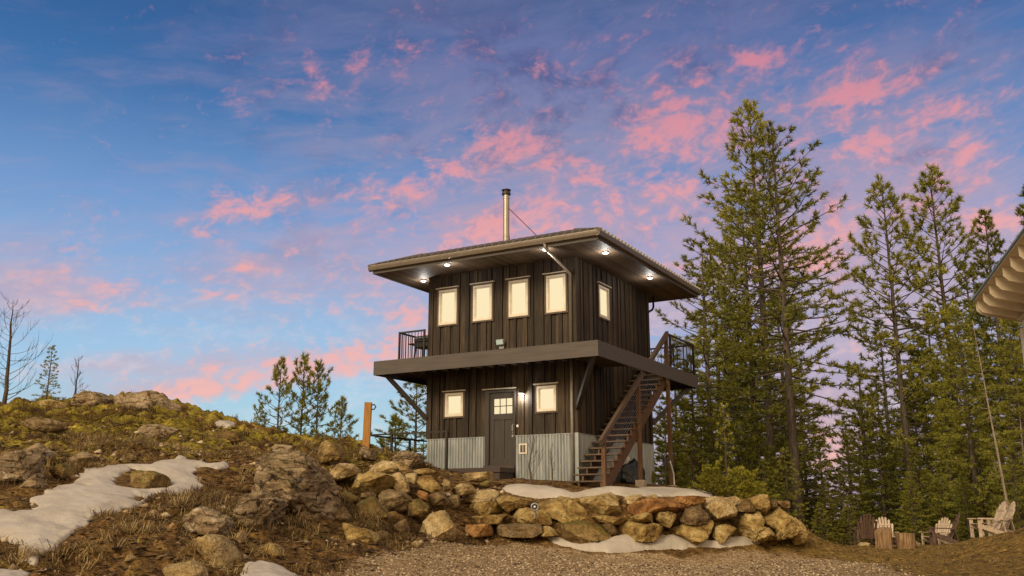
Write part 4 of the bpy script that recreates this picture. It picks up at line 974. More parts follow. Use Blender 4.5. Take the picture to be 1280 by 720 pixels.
# flue
cj, ci = .6, 2.66
ch = MB().lathe((cj, ci, 0), [(.16,7.92),(.16,8.02),(.10,8.03),(.10,8.25),(.106,8.26),(.106,8.30),(.098,8.31),(.098,9.52),(.104,9.53),(.104,9.58),(.09,9.59),(.09,9.66)], 20); chim = hb(ch, 'chimney', M['chim'], smooth=False)
cp = MB().lathe((cj, ci, 0), [(.09,9.655),(.14,9.67),(.14,9.73),(.11,9.735),(.11,9.80),(.15,9.81),(.15,9.83),(.05,9.87)], 20); hb(cp, 'cap', M['steel'], chim)
gw = MB().tube([(cj, ci, 9.30), (cj+1.3, ci-.95, 8.0)], .012, 5).tube([(cj, ci, 9.30), (cj+.9, ci+.35, 8.0)], .012, 5); hb(gw, 'guy_wire', M['steel'], chim)

# ---- wraparound deck
O = 1.28; D0, D1, E0, E1 = -O, B_+1.19, -O, A_+1.19
SJ0, SJ1 = 1.55, 4.30                     # stair well on the right side
dk = MB(); x = D0+.04
def deckboards(mb, x0, x1, y0, y1):
    y = y0
    while y < y1-.02:
        y2 = min(y+.14, y1); mb.box(x0, x1, y+.003, y2-.003, ZD-.035, ZD-.003); y = y2
deckboards(dk, D0+.042, -.06, E0+.042, E1-.042); deckboards(dk, B_+.06, D1-.042, E0+.042, E1-.042)
deckboards(dk, -.06, B_+.06, A_+.06, E1-.042); deckboards(dk, -.06, SJ0, E0+.042, -.06); deckboards(dk, SJ1, B_+.06, E0+.042, -.06)
deck = hb(dk, 'deck', M['fascia'])
ff = MB().box(D0, D0+.04, E0, E1, ZF, ZD).box(D1-.04, D1, E0, E1, ZF, ZD).box(D0+.04, D1-.04, E0, E0+.04, ZF+.002, ZD-.002).box(D0+.04, D1-.04, E1-.04, E1, ZF+.002, ZD-.002)
hb(ff, 'deck_fascia', M['fascia'], deck, bevel=.005)
def joist(*b): hb(MB().box(*b), 'joist', M['trim'], deck)
y = E0+.3
while y < E1-.1:
    joist(D0+.041, -.055, y, y+.045, 4.06, ZD-.04); y += .41
x = .1
while x < D1-.1:
    if not (SJ0-.05 < x < SJ1): joist(x, x+.045, E0+.041, -.055, 4.06, ZD-.04)
    joist(x, x+.045, A_+.055, E1-.041, 4.06, ZD-.04); x += .41
joist(SJ0, SJ0+.045, E0+.041, -.055, 4.05, ZD-.04)
for p, q in (((-1.06,-1.06,4.03),(-.05,-.05,2.70)), ((-1.0,A_+1.0,4.03),(-.05,A_+.05,2.66)), ((B_+1.05,-1.05,4.03),(B_+.05,-.05,2.70)), ((B_+1.0,A_+1.0,4.03),(B_+.05,A_+.05,2.66))):
    b = MB().bar(p, q, .13, .13); hb(b, 'brace', M['steel'], deck, bevel=.005)
# upper railings
def railing(segs, m, name='railing'):
    top = MB()
    for (a, b) in segs:
        top.bar((a[0], a[1], 5.40), (b[0], b[1], 5.40), .045, .05).bar((a[0], a[1], 4.46), (b[0], b[1], 4.46), .03, .03)
    r = hb(top, name, m)
    bal = MB()
    for (a, b) in segs:
        L = math.hypot(b[0]-a[0], b[1]-a[1]); n = max(1, int(L/.115))
        for k in range(1, n):
            t = k/n; x = a[0]+(b[0]-a[0])*t; y = a[1]+(b[1]-a[1])*t
            bal.box(x-.008, x+.008, y-.008, y+.008, 4.47, 5.38)
    hb(bal, 'baluster', m, r)
    pts = []
    for (a, b) in segs:
        L = math.hypot(b[0]-a[0], b[1]-a[1]); n = max(1, round(L/1.7))
        for k in range(n+1):
            p = (a[0]+(b[0]-a[0])*k/n, a[1]+(b[1]-a[1])*k/n)
            if all(math.hypot(p[0]-q[0], p[1]-q[1]) > .2 for q in pts): pts.append(p)
    for x, y in pts:
        p = MB().box(x-.027, x+.027, y-.027, y+.027, ZD-.004, 5.43); hb(p, 'post', m, r)
    return r
railing([((-.19, A_+.09), (-.19, E1-.14)), ((-.19, E1-.14), (D1-.1, E1-.14)), ((D1-.1, E1-.14), (D1-.1, E0+.08)), ((D1-.1, E0+.08), (4.42, E0+.08))], M['steel'])

# ---- outside stair along the right wall
stair = MB()
N_ = 19; rz = .19; rn = .264; J0 = -.80; Z0 = .69; YO, YI = -1.075, -.10
def st(k): return J0+rn*k, Z0+rz*k
so = MB()
for y in (YO, -.42):
    j1, z1 = st(18.2); jb = J0+.10
    so.prism([(jb, .45), (jb+.40, .45), (j1+.40, z1-.28), (j1+.40, z1+.04), (j1+.16, z1-.10), (jb, Z0+.072-.22)], 'y', y, y+.05)
stairs = hb(so, 'stair', M['redwood'], bevel=.004)
for k in range(N_):
    j, z = st(k); t = MB().box(j, j+.30, YO-.04, YI, z-.042, z); hb(t, 'tread', M['tread'], stairs, bevel=.006)
    for y in (YO+.004, -.416):
        hb(MB().prism([(j+.03, z-.043), (j+.29, z-.043), (j+.03, z-.225)], 'y', y, y+.042), 'tread_bracket', M['redwood'], stairs)
for (j, z0, z1, nm) in ((-.74, .45, 1.74, 'newel_post'), (1.78, .74, 3.50, 'newel_post'), (4.26, .60, 5.42, 'newel_post')):
    p = MB().box(j-.055, j+.055, YO-.065, YO+.0 - .002+.0, z0, z1) if False else MB().box(j-.055, j+.055, YO-.115, YO-.004, z0, z1)
    hb(p, nm, M['redwood'], stairs, bevel=.005)
hr = MB().bar((-.95, YO-.06, 1.66), (4.40, YO-.06, 5.46), .10, .15); hb(hr, 'handrail', M['handrail'], stairs, bevel=.006)
cb = MB()
for k in range(8):
    off = .12+.105*k
    cb.tube([(-.72, YO-.06, .735+.05+off*1.06), (4.22, YO-.06, .735+.05+off*1.06+4.94*.71)], .0055, 5)
hb(cb, 'cable', M['cable'], stairs)
for (j) in (1.78, 4.26):
    f_ = MB().box(j-.13, j+.13, YO-.19, YO+.07, .05, .76 if j < 2 else .66); hb(f_, 'footing', M['concrete'], stairs, bevel=.015)
# ------------------------------------------------------------------ conifers and other plants
def tube_np(pts, rad, n=3):
    pts = np.asarray(pts); m = len(pts); d = np.gradient(pts, axis=0); d /= np.linalg.norm(d, axis=1, keepdims=True)+1e-9
    ref = np.array([0, 0, 1.0]) if abs(d[0, 2]) < .9 else np.array([1.0, 0, 0])
    a = np.cross(d, ref); a /= np.linalg.norm(a, axis=1, keepdims=True)+1e-9; b = np.cross(d, a)
    t = np.arange(n)*2*math.pi/n
    V = pts[:, None]+(a[:, None]*np.cos(t)[None, :, None]+b[:, None]*np.sin(t)[None, :, None])*np.asarray(rad)[:, None, None]
    i = np.arange(m-1)[:, None]*n; k = np.arange(n)[None]; k2 = (k+1) % n
    Q = np.stack([i+k, i+k2, i+n+k2, i+n+k], -1).reshape(-1, 4)
    return V.reshape(-1, 3), Q
class Acc:
    def __init__(s): s.V = []; s.Q = []; s.n = 0
    def add(s, V, Q): s.V.append(V); s.Q.append(Q+s.n); s.n += len(V)
    def get(s): return np.concatenate(s.V), np.concatenate(s.Q)
def blades(pos, dr, rng, n, L, w, a0=10, a1=80):
    n = int(n*1.65); w = w*1.35; L = L*1.2
    """n needle blades round each tuft direction, as single triangles"""
    T = len(pos); pos = np.repeat(pos, n, 0); dr = np.repeat(dr, n, 0)
    r = rng.normal(size=dr.shape); r -= dr*(r*dr).sum(1, keepdims=True); r /= np.linalg.norm(r, axis=1, keepdims=True)+1e-9
    al = np.radians(rng.uniform(a0, a1, len(dr)))[:, None]
    v = dr*np.cos(al)+r*np.sin(al); ln = (L*rng.uniform(.65, 1.2, len(dr)))[:, None]
    sd = np.cross(v, rng.normal(size=v.shape)); sd /= np.linalg.norm(sd, axis=1, keepdims=True)+1e-9
    p0 = pos+dr*(rng.uniform(-.6, .3, len(dr))[:, None]*L)
    V = np.stack([p0-sd*w/2, p0+sd*w/2, p0+v*ln+sd*w*.15], 1).reshape(-1, 3)
    return V, np.arange(len(V)).reshape(-1, 3)
def conifer(seed, H, R, prof, cb, nb, r0, e_lo, e_hi, up, tuft_n, tuft_L, tuft_w, gap=.2, twig=.3, start=.25, droop=0.0, dead=0, lump=.25, side=None, tw_el=.15, needle='needle', bark='bark', keep=1.0):
    rng = np.random.RandomState(seed); wood = Acc()
    k = np.linspace(0, 1, 14)
    wob = np.cumsum(rng.normal(0, .012*H/14, (14, 2)), 0); wob -= np.outer(k, wob[-1]*.5)
    tp = np.stack([wob[:, 0], wob[:, 1], k*H], -1); tp[0, 2] = -.4
    wood.add(*tube_np(tp, r0*(1-k)**.85+.012, 9))
    P = []; D = []
    def trunk_at(t): return np.array([np.interp(t, k, tp[:, 0]), np.interp(t, k, tp[:, 1]), t*H])
    ga = rng.uniform(0, 6.28)
    for b in range(nb):
        u = (b+rng.uniform(0, .8))/nb; t = cb+(1-cb)*u**.92
        if t > .985: t = .985
        ga += 2.399+rng.normal(0, .35); L = R*prof(u)*rng.uniform(.62, 1.12)
        if rng.rand() < lump*.4: L *= 1.25
        if side is not None: L *= 1+.45*math.cos(ga-side)
        L = max(L, .18)
        el = math.radians(e_lo+(e_hi-e_lo)*u**1.2+rng.normal(0, 7)); m = 7; pts = [trunk_at(t)]; e = el; az = ga
        for q in range(m):
            e += math.radians((up*1.6*(q/m)-droop*3*(1-q/m))/m)+rng.normal(0, .05); az += rng.normal(0, .06)
            pts.append(pts[-1]+np.array([math.cos(az)*math.cos(e), math.sin(az)*math.cos(e), math.sin(e)])*L/m)
        pts = np.array(pts); wood.add(*tube_np(pts, np.linspace(max(.012*L+.006, .01), .004, m+1), 3))
        s = start
        sgn = 1
        while s < 1.0:
            s += .85*gap/L*rng.uniform(.7, 1.3)
            if s >= 1: break
            i = s*m; i0 = int(i); base = pts[i0]+(pts[min(i0+1, m)]-pts[i0])*(i-i0)
            bd = pts[min(i0+1, m)]-pts[i0]; bd = bd/(np.linalg.norm(bd)+1e-9)
            if rng.rand() > keep: continue
            sgn = -sgn; lat = np.cross(bd, [0, 0, 1.0])*sgn; lat /= np.linalg.norm(lat)+1e-9
            td = bd*.75+lat*rng.uniform(.4, 1.1)+np.array([0, 0, tw_el+rng.normal(0, .25)]); td /= np.linalg.norm(td)
            tl = min(max(twig*(.45+.9*(1-s))*rng.uniform(.7, 1.3)*min(1, L/1.6+.35), .10), .9)
            te = base+td*tl; wood.add(*tube_np(np.array([base, te]), [.006, .003], 3))
            nt = max(1, int(tl/(tuft_L*.95)))
            for q in range(nt):
                f = 1-q*.95*tuft_L/tl
                P.append(base+td*tl*f); D.append(td)
        P.append(pts[-1]); bd = pts[-1]-pts[-2]; D.append(bd/np.linalg.norm(bd)); P.append(pts[-2]*.4+pts[-1]*.6); D.append(D[-1])
    P.append(trunk_at(.995)); D.append(np.array([0, 0, 1.0])); P.append(trunk_at(.98)); D.append(np.array([0, 0, 1.0]))
    for b in range(dead):                   # bare dead limbs below the crown
        t = rng.uniform(.06, cb+.12); az = rng.uniform(0, 6.28); L = R*rng.uniform(.25, .7); e = math.radians(rng.uniform(-25, 15)); p = [trunk_at(t)]
        for q in range(4):
            az += rng.normal(0, .12); p.append(p[-1]+np.array([math.cos(az)*math.cos(e), math.sin(az)*math.cos(e), math.sin(e)])*L/4); e += rng.normal(0, .12)
        wood.add(*tube_np(np.array(p), np.linspace(.016, .004, 5), 3))
        for q in (2, 3):
            a2 = az+rng.choice([-1, 1])*rng.uniform(.5, .9); w = np.array([math.cos(a2), math.sin(a2), rng.normal(0, .2)])*L*.35
            wood.add(*tube_np(np.array([p[q], p[q]+w]), [.006, .003], 3))
    V, T = blades(np.array(P), np.array(D), rng, tuft_n, tuft_L, tuft_w)
    wv, wq = wood.get()
    return np_mesh('trunk', wv, quads=wq, mats=[M[bark]], smooth=True), np_mesh('crown', V, tris=T, mats=[M[needle]])
def cone(p=1.0, top=.06): return lambda u: top+(1-top)*(1-u)**p
def spind(u): return .10+.9*min(1, (1-u)*1.9)**.8*(.55+.45*min(1, u*3.2+.15))
PROTO = {}
PROTO['tall_pine'] = conifer(1, 18, 2.9, spind, .12, 150, .20, -14, 48, 34, 11, .19, .034, .24, .42, .22, lump=.5, dead=8, keep=.9)
PROTO['sparse_pine'] = conifer(2, 16, 3.1, spind, .25, 92, .17, -16, 46, 26, 11, .17, .030, .23, .40, .30, lump=.7, dead=26, keep=.78)
PROTO['mid_pine'] = conifer(3, 15, 2.7, spind, .22, 100, .15, -10, 50, 36, 13, .20, .034, .27, .40, .30, lump=.5, dead=16, keep=.85)
PROTO['full_fir'] = conifer(4, 14, 3.0, cone(.85), .03, 190, .17, -22, 42, 20, 10, .16, .036, .22, .46, .16, droop=6, needle='needle_dark', lump=.4)
PROTO['fir'] = conifer(5, 9, 2.1, cone(.9), .03, 120, .11, -16, 45, 18, 10, .14, .032, .19, .36, .14, droop=5, lump=.4, needle='needle')
PROTO['fir_sparse'] = conifer(6, 7, 1.6, cone(.8), .06, 84, .08, -10, 45, 18, 9, .13, .027, .20, .30, .2, droop=5, keep=.8, lump=.4, needle='needle')
PROTO['young_pine'] = conifer(7, 4.6, 1.15, spind, .10, 56, .05, 5, 55, 34, 11, .15, .024, .19, .22, .3, keep=.9, lump=.5)
PROTO['sapling'] = conifer(8, 3.0, .75, cone(.8), .05, 34, .03, 5, 45, 14, 7, .09, .018, .15, .16, .25, droop=3, needle='needle_yellow')
PROTO['bush'] = conifer(9, 1.5, 1.25, lambda u: 1-.45*u, .02, 70, .03, 8, 62, 20, 10, .10, .026, .12, .22, .2, needle='needle_yellow')
PROTO['dead_pole'] = conifer(10, 11, 1.1, spind, .55, 22, .085, -10, 30, 10, 5, .12, .02, .4, .2, .6, dead=46, keep=.4, bark='palebark')
PROTO['far_pine'] = conifer(12, 16, 2.6, cone(.75), .08, 120, .17, -12, 45, 24, 8, .22, .05, .34, .5, .2, needle='needle_dark')
def tree(kind, x, y, H, label, rz=0.0, base=None, name='conifer', cat='tree', group=None, lean=(0, 0), wide=1.0):
    tr, cr = PROTO[kind]; H0 = float(max(v.co.z for v in tr.vertices)); s = H/H0
    r = empty(name, (x, y, base if base is not None else gz(x, y)), rz, label, cat, group)
    r.scale = (s*wide, s*wide, s); r.rotation_euler = (lean[0], lean[1], rz)
    for nm, me in (('trunk', tr), ('crown', cr)):
        o = bpy.data.objects.new(nm, me); link(o); o.parent = r
    return r
def tree_px(kind, px, Y, top, label, **k):
    """px: where the trunk crosses eye level in the photo, top: photo row of the tip"""
    x = (px-640)/F_PX*Y*CP; zt = at(px, top, Y)[2]; 
    z0 = gz(x, Y); return tree(kind, x, Y, zt-z0, label, **k)
GC = 'conifers of the stand right of the house'
tree_px('tall_pine', 966, 40, 130, 'tallest pine with a tufted tip, behind the right end of the stone wall', rz=.3, group=GC)
tree_px('sparse_pine', 999, 36, 156, 'tall airy pine with a bare grey lower trunk and long limbs reaching right', rz=.0, group=GC, wide=1.1)
tree_px('tall_pine', 950, 44, 235, 'full pine just left of and behind the tallest pine', rz=2.2, group=GC)
tree_px('sparse_pine', 893, 38, 303, 'thin topped conifer rising right behind the end of the roof', rz=1.4, group=GC, wide=1.2)
tree_px('full_fir', 925, 43, 385, 'broad dark fir between the deck corner and the tallest pine', rz=.9, group=GC)
tree_px('fir', 872, 36, 445, 'bushy olive fir just beyond the upper deck railing corner', rz=1.0, group=GC, wide=1.2)
tree_px('fir', 842, 34, 500, 'fir standing directly behind the tallest stair post', rz=2.6, group=GC, wide=1.2)
tree_px('mid_pine', 1141, 38, 225, 'tufted pine with a long bare trunk, left of the pair at the right', rz=.5, group=GC)
tree_px('mid_pine', 1209, 41, 210, 'tufted pine, taller and to the right of the pair at the right', rz=3.4, group=GC)
tree_px('full_fir', 1276, 37, 262, 'pointed fir left of the beige shed eave', rz=.2, group=GC, wide=.85)
tree_px('tall_pine', 1345, 38, 228, 'pine half cut off by the right edge above the shed roof', rz=1.2, group=GC)
tree_px('fir_sparse', 1088, 40, 455, 'small pointed fir in the gap between the two tall groups', rz=.4, group=GC, wide=1.25)
tree_px('full_fir', 1222, 34, 385, 'dense green fir behind the pale leaning trunk', rz=2.0, group=GC)
tree_px('full_fir', 1290, 31, 380, 'dense dark fir beside the shed post at the right edge', rz=4.0, group=GC, wide=.9)
tree_px('fir', 1168, 40, 420, 'mid height fir between the two tufted pines', rz=4.4, group=GC, wide=1.2)
tree_px('dead_pole', 1262, 29, 400, 'slim pale grey trunk leaning left, behind the two pale chairs', rz=0, group=GC, name='slim_trunk', lean=(0, -.07), wide=.75)
tree_px('dead_pole', 1285, 31, 470, 'slim pale grey trunk right behind the pair of pale chairs, half hidden in fir', rz=2, group=GC, name='slim_trunk', lean=(0, -.03))
# undergrowth and small firs
GU = 'young firs and shrubs below the tall trees'
tree_px('sapling', 911, 27.5, 505, 'thin yellow green fir sapling sticking up above the yellow green bush', rz=.5, group=GU, wide=.8, name='fir_sapling')
tree_px('bush', 892, 26.3, 580, 'bright yellow green spreading bush behind the stone wall, left half', rz=.2, group=GU, name='juniper_bush', cat='shrub', wide=1.25)
tree_px('bush', 932, 26.6, 584, 'bright yellow green spreading bush behind the stone wall, right half', rz=2.2, group=GU, name='juniper_bush', cat='shrub', wide=1.3)
tree_px('bush', 818, 28.5, 588, 'little yellow green fir shoot between the two stair footings', rz=1.2, group=GU, name='fir_sapling', cat='shrub', wide=.45)
for k, (px, Y, top, kd, wd, lb) in enumerate([
    (985, 34, 560, 'fir_sparse', 1.3, 'low dark fir right of the yellow green bush'),
    (1032, 36, 600, 'fir', 1.3, 'low fir at the open gap left of the dark chair'),
    (1066, 37, 548, 'fir', 1.3, 'bushy fir right behind the leftmost dark chair'),
    (1105, 38, 520, 'fir', 1.3, 'green fir behind the pale round backed chair and log stump'),
    (1150, 36, 560, 'fir', 1.3, 'yellowish low fir at the foot of the left tufted pine'),
    (1192, 37, 500, 'fir', 1.3, 'green fir behind the pair of chairs facing left'),
    (1230, 35, 540, 'fir', 1.25, 'low bushy fir behind the two pale chairs on the mound'),
    (1272, 30, 560, 'fir_sparse', 1.3, 'twiggy low fir at the right edge above the straw mound'),
    (958, 32, 575, 'fir_sparse', 1.3, 'small dark fir behind the yellow green bush right side'),
    (1010, 42, 500, 'fir', 1.2, 'fir behind the bare grey lower trunk of the airy pine'),
    (868, 33, 545, 'fir_sparse', 1.4, 'small fir behind the hose hydrant'),
    (1010, 40, 583, 'fir', 1.5, 'low fir left of the gap, behind the wall end'),
    (1052, 41, 592, 'fir', 1.5, 'lowest fir in the middle of the open gap'),
    (1078, 44, 575, 'fir_sparse', 1.5, 'low thin fir just right of the open gap'),
    (1122, 45, 545, 'fir', 1.4, 'fir half hidden between the small pointed fir and the left tufted pine'),
    (1140, 34, 590, 'fir', 1.3, 'lowest bush like fir behind the two log stumps'),
    (1178, 35, 585, 'fir', 1.3, 'low green fir directly behind the dark chair that faces left'),
    (1208, 33, 590, 'fir', 1.3, 'low fir left of the two pale chairs'),
    (980, 38, 545, 'fir', 1.4, 'fir low between the tallest pine and the bare grey trunk'),
    (952, 36, 530, 'fir', 1.3, 'dark fir right behind the fir sapling'),
    (880, 40, 520, 'fir', 1.3, 'fir between the last stair post and the fir sapling, far back'),
    (846, 38, 545, 'fir', 1.3, 'fir filling the space behind the stair brace'),
    (1060, 34, 625, 'fir_sparse', 1.6, 'knee high fir left of the dark chair'),
    (1025, 33, 628, 'fir_sparse', 1.6, 'knee high fir just right of the wall end'),
    (1330, 33, 470, 'fir', 1.2, 'fir hidden behind the beige shed post')]):
    tree_px(kd, px, Y, top, lb, rz=k*1.7, group=GU, wide=wd, name='young_fir')
for k, (px, Y, top) in enumerate([(905, 55, 330), (990, 56, 360), (1120, 56, 400), (1240, 54, 330), (1185, 58, 380), (850, 52, 430), (1320, 52, 300), (940, 60, 400), (1065, 62, 520), (1030, 64, 560), (1155, 50, 470), (965, 50, 450), (1085, 48, 500), (1110, 49, 470), (1135, 50, 520), (1165, 48, 440), (1200, 49, 470), (1225, 50, 430), (1260, 48, 420), (925, 48, 470), (985, 47, 500), (1005, 50, 540), (885, 49, 480), (860, 47, 500), (835, 48, 520), (1300, 48, 440)]):
    tree_px('far_pine', px, Y, top, 'dark conifer deep in the stand behind the front trees', rz=k*2.1, group='dark conifers deep in the stand', wide=1.25)
# small pines behind the hill, left of the house
GL = 'small pines behind the hill crest'
for k, (px, Y, top, lb) in enumerate([(341, 37, 449, 'left of the three bigger young pines on the hill crest'), (371, 38, 444, 'middle and tallest of the three bigger young pines on the hill crest'), (391, 37, 453, 'right of the three bigger young pines on the hill crest'),
                                      (422, 37, 498, 'short young pine right of the three, near the orange post'), (318, 37, 508, 'tip of a young pine just showing over the hill crest')]):
    tree_px('young_pine', px, Y, top, lb, rz=k*1.9, group=GL, name='young_pine', wide=1.0 if top > 480 else .85)
tree_px('mid_pine', 517, 44, 468, 'green pine seen between the deck brace and the landing rail', rz=.8, group=GL, wide=1.5)
tree_px('young_pine', 492, 40, 520, 'young pine left of the corrugated skirting, behind the landing rail', rz=2.8, group=GL, name='young_pine', wide=1.0)
tree_px('fir_sparse', 528, 40, 540, 'low fir behind the landing rail next to the house corner', rz=1.8, group=GL, name='young_fir', wide=1.2)

# bare tree, bare sapling, shrub
def bare(seed, H, r0, nb, L, e0, curve, cb, m, name, loc, label, cat, rz=0, lean=0.0, sub=5, fork=.45):
    rng = np.random.RandomState(seed); a = Acc(); k = np.linspace(0, 1, 10)
    tp = np.stack([np.cumsum(rng.normal(0, .01*H, 10)), np.cumsum(rng.normal(0, .01*H, 10)), k*H], -1); tp[:, 0] += lean*k*H
    a.add(*tube_np(tp, r0*(1-k)**.8+.004, 6))
    for b in range(nb):
        t = cb+(1-cb)*(b+rng.rand())/nb*.97; p = np.array([np.interp(t, k, tp[:, c]) for c in range(3)]); az = rng.uniform(0, 6.28); e = math.radians(e0+rng.normal(0, 10)); l = L*(1.05-t*.75)*rng.uniform(.6, 1.15); pts = [p]
        for q in range(7):
            e += math.radians(curve/7)+rng.normal(0, .06); az += rng.normal(0, .08); pts.append(pts[-1]+np.array([math.cos(az)*math.cos(e), math.sin(az)*math.cos(e), math.sin(e)])*l/7)
        pts = np.array(pts); rr = max(.22*r0*(1.1-t), .005); a.add(*tube_np(pts, np.linspace(rr, .003, 8), 3))
        for q in range(sub):
            i = rng.randint(2, 7); a2 = az+rng.choice([-1, 1])*rng.uniform(.4, .9); e2 = e+rng.normal(0, .25); l2 = l*fork*rng.uniform(.4, 1); mid = pts[i]+np.array([math.cos(a2)*math.cos(e2), math.sin(a2)*math.cos(e2), math.sin(e2)])*l2*.5
            a.add(*tube_np(np.array([pts[i], mid, mid+np.array([math.cos(a2)*math.cos(e2+.3), math.sin(a2)*math.cos(e2+.3), math.sin(e2+.3)])*l2*.5]), [.005, .004, .002], 3))
    V, Q = a.get(); me = np_mesh(name, V, quads=Q, mats=[M[m]], smooth=True); o = bpy.data.objects.new(name, me); o.location = loc; o.rotation_euler = (0, 0, rz); link(o); return tag(o, label, cat)
p = at(2, 505, 28.5); bare(3, at(2, 374, 28.5)[2]-p[2]+.4, .07, 34, 1.9, 12, 42, .12, 'twig', 'bare_tree', (p[0], 28.5, p[2]-.4), 'leafless tree with upswept branches at the left edge of the hill', 'tree', sub=6)
p = at(93, 492, 30.2); bare(5, at(93, 446, 30.2)[2]-p[2]+.3, .03, 22, .55, 30, 30, .15, 'twig', 'bare_sapling', (p[0], 30.2, p[2]-.3), 'small leafless sapling on the dark skyline rock', 'tree', sub=5)
p = hit(-14, 512); tree('fir_sparse', p[0]-.1, 29.0, at(0, 432, 29)[2]-p[2]+.3, 'scraggly green fir cut by the left edge beside the leafless tree', base=p[2]-.3, name='young_fir')
p = hw(-1.55, .62, 0); bare(8, 1.35, .032, 10, .85, 55, 12, .08, 'twig', 'bare_shrub', (p[0], p[1], gz(p[0], p[1])-.05), 'leafless thin shrub in front of the corrugated metal right of the door', 'shrub', sub=3)
p = hw(-1.25, .12, 0); bare(9, 1.1, .024, 7, .5, 55, 12, .15, 'twig', 'bare_shrub', (p[0], p[1], gz(p[0], p[1])-.05), 'smaller leafless shrub beside the downspout near the house corner', 'shrub', sub=3)

# ------------------------------------------------------------------ dry grass, heather, moss mounds, litter and pebbles (uncountable)
def visible_scatter(n, seed, reg, fn):
    rng = np.random.RandomState(seed); X = rng.uniform(reg[0], reg[1], n*6); Y = rng.uniform(reg[2], reg[3], n*6)
    k = rng.rand(len(X)) < fn(X, Y); X, Y = X[k][:n], Y[k][:n]; return X, Y, ground_h(X, Y), rng
def grass(name, X, Y, Z, rng, nb, L, w, m, a0, a1, kind='stuff', droop=.35, lo=.4):
    P = np.stack([X, Y, Z-.02], -1); n = len(P)*nb; pos = np.repeat(P, nb, 0)+np.c_[rng.normal(0, .06, (n, 2)), np.zeros(n)]
    sc = np.repeat(rng.uniform(lo, 1.15, len(P)), nb)
    az = rng.uniform(0, 6.28, n)*.5+np.repeat(rng.uniform(0, 6.28, len(P)), nb); tl = np.radians(rng.uniform(a0, a1, n)); ln = L*sc*rng.uniform(.5, 1.2, n)
    d = np.stack([np.cos(az)*np.sin(tl), np.sin(az)*np.sin(tl), np.cos(tl)], -1); s = np.stack([-np.sin(az), np.cos(az), 0*az], -1)*w/2
    mid = pos+d*(ln*.55)[:, None]; d2 = d.copy(); d2[:, 2] -= droop*2; d2 /= np.linalg.norm(d2, axis=1, keepdims=True); tip = mid+d2*(ln*.5)[:, None]
    V = np.stack([pos-s, pos+s, mid+s*.8, mid-s*.8, tip], 1).reshape(-1, 3); b = np.arange(n)[:, None]*5
    Q = np.concatenate([b+np.array([[0, 1, 2, 3]])]); T = b+np.array([[3, 2, 4]])
    me = np_mesh(name, V, tris=T, quads=Q, mats=[M[m]]); return tag(link(bpy.data.objects.new(name, me)), kind=kind)
def nosnow(X, Y):
    k = np.ones(np.shape(X))
    for P in SNOW_XY: k = k*(poly_dist(X, Y, P) < .02)
    return k
hillmask = lambda X, Y: (1-masks(X, Y)[0])*(1-masks(X, Y)[1])*sstep(-X, -1.5, 1.0)*nosnow(X, Y)
X, Y, Z, r_ = visible_scatter(3000, 1, (-16, 2, 11, 31), lambda X, Y: hillmask(X, Y)*np.clip(-.05+2.2*fbm(X*.8, Y*.8, 3), 0, 1))
grass('dry_grass', X, Y, Z, r_, 16, .27, .013, 'straw', 20, 85)
_sp = []
_r = np.random.RandomState(77)
for px, py, n_, sp_ in [(270,628,26,.35),(280,648,22,.3),(165,666,10,.15),(362,655,22,.25),(372,672,16,.2),(350,640,12,.2),(395,566,24,.4),(420,580,24,.4),(255,566,20,.4),(285,560,20,.4),(100,560,40,.8),(130,552,40,.8),(60,575,24,.5),(150,575,30,.6),(345,575,24,.4),(310,600,14,.3),(118,690,10,.2),(205,600,14,.3),(320,690,12,.25),(440,640,12,.2),(470,660,10,.2),(545,640,10,.2),(20,700,14,.3),(225,655,10,.2),(235,700,12,.3),(430,600,14,.2),(500,575,24,.3)]:
    q = hit(px, py)
    for _ in range(n_): _sp.append((q[0]+_r.normal(0, sp_), q[1]+_r.normal(0, sp_)))
_sp = np.array(_sp); _sp = _sp[nosnow(_sp[:, 0], _sp[:, 1]) > .5]; grass('straw_clumps', _sp[:, 0], _sp[:, 1], ground_h(_sp[:, 0], _sp[:, 1]), _r, 26, .40, .013, 'straw', 25, 85, droop=.5)
X, Y, Z, r_ = visible_scatter(900, 2, (-15, -2, 16, 28), lambda X, Y: hillmask(X, Y)*np.clip(.05+2.2*fbm(X*.55+20, Y*.55, 3), 0, 1))
grass('dry_heather', X, Y, Z, r_, 26, .24, .010, 'heath', 5, 60, droop=.05)
X, Y, Z, r_ = visible_scatter(1500, 3, (6, 17, 17, 29), lambda X, Y: (1-masks(X, Y)[0])*np.clip(.4+fbm(X, Y, 3), 0, 1))
grass('mound_straw', X, Y, Z, r_, 12, .16, .010, 'straw', 35, 85)
X, Y, Z, r_ = visible_scatter(500, 13, (5, 22, 34, 40), lambda X, Y: (1-masks(X, Y)[0])*np.clip(.5+fbm(X, Y, 3), 0, 1))
grass('forest_undergrowth', X, Y, Z, r_, 22, .5, .02, 'heath', 5, 60, droop=.1)
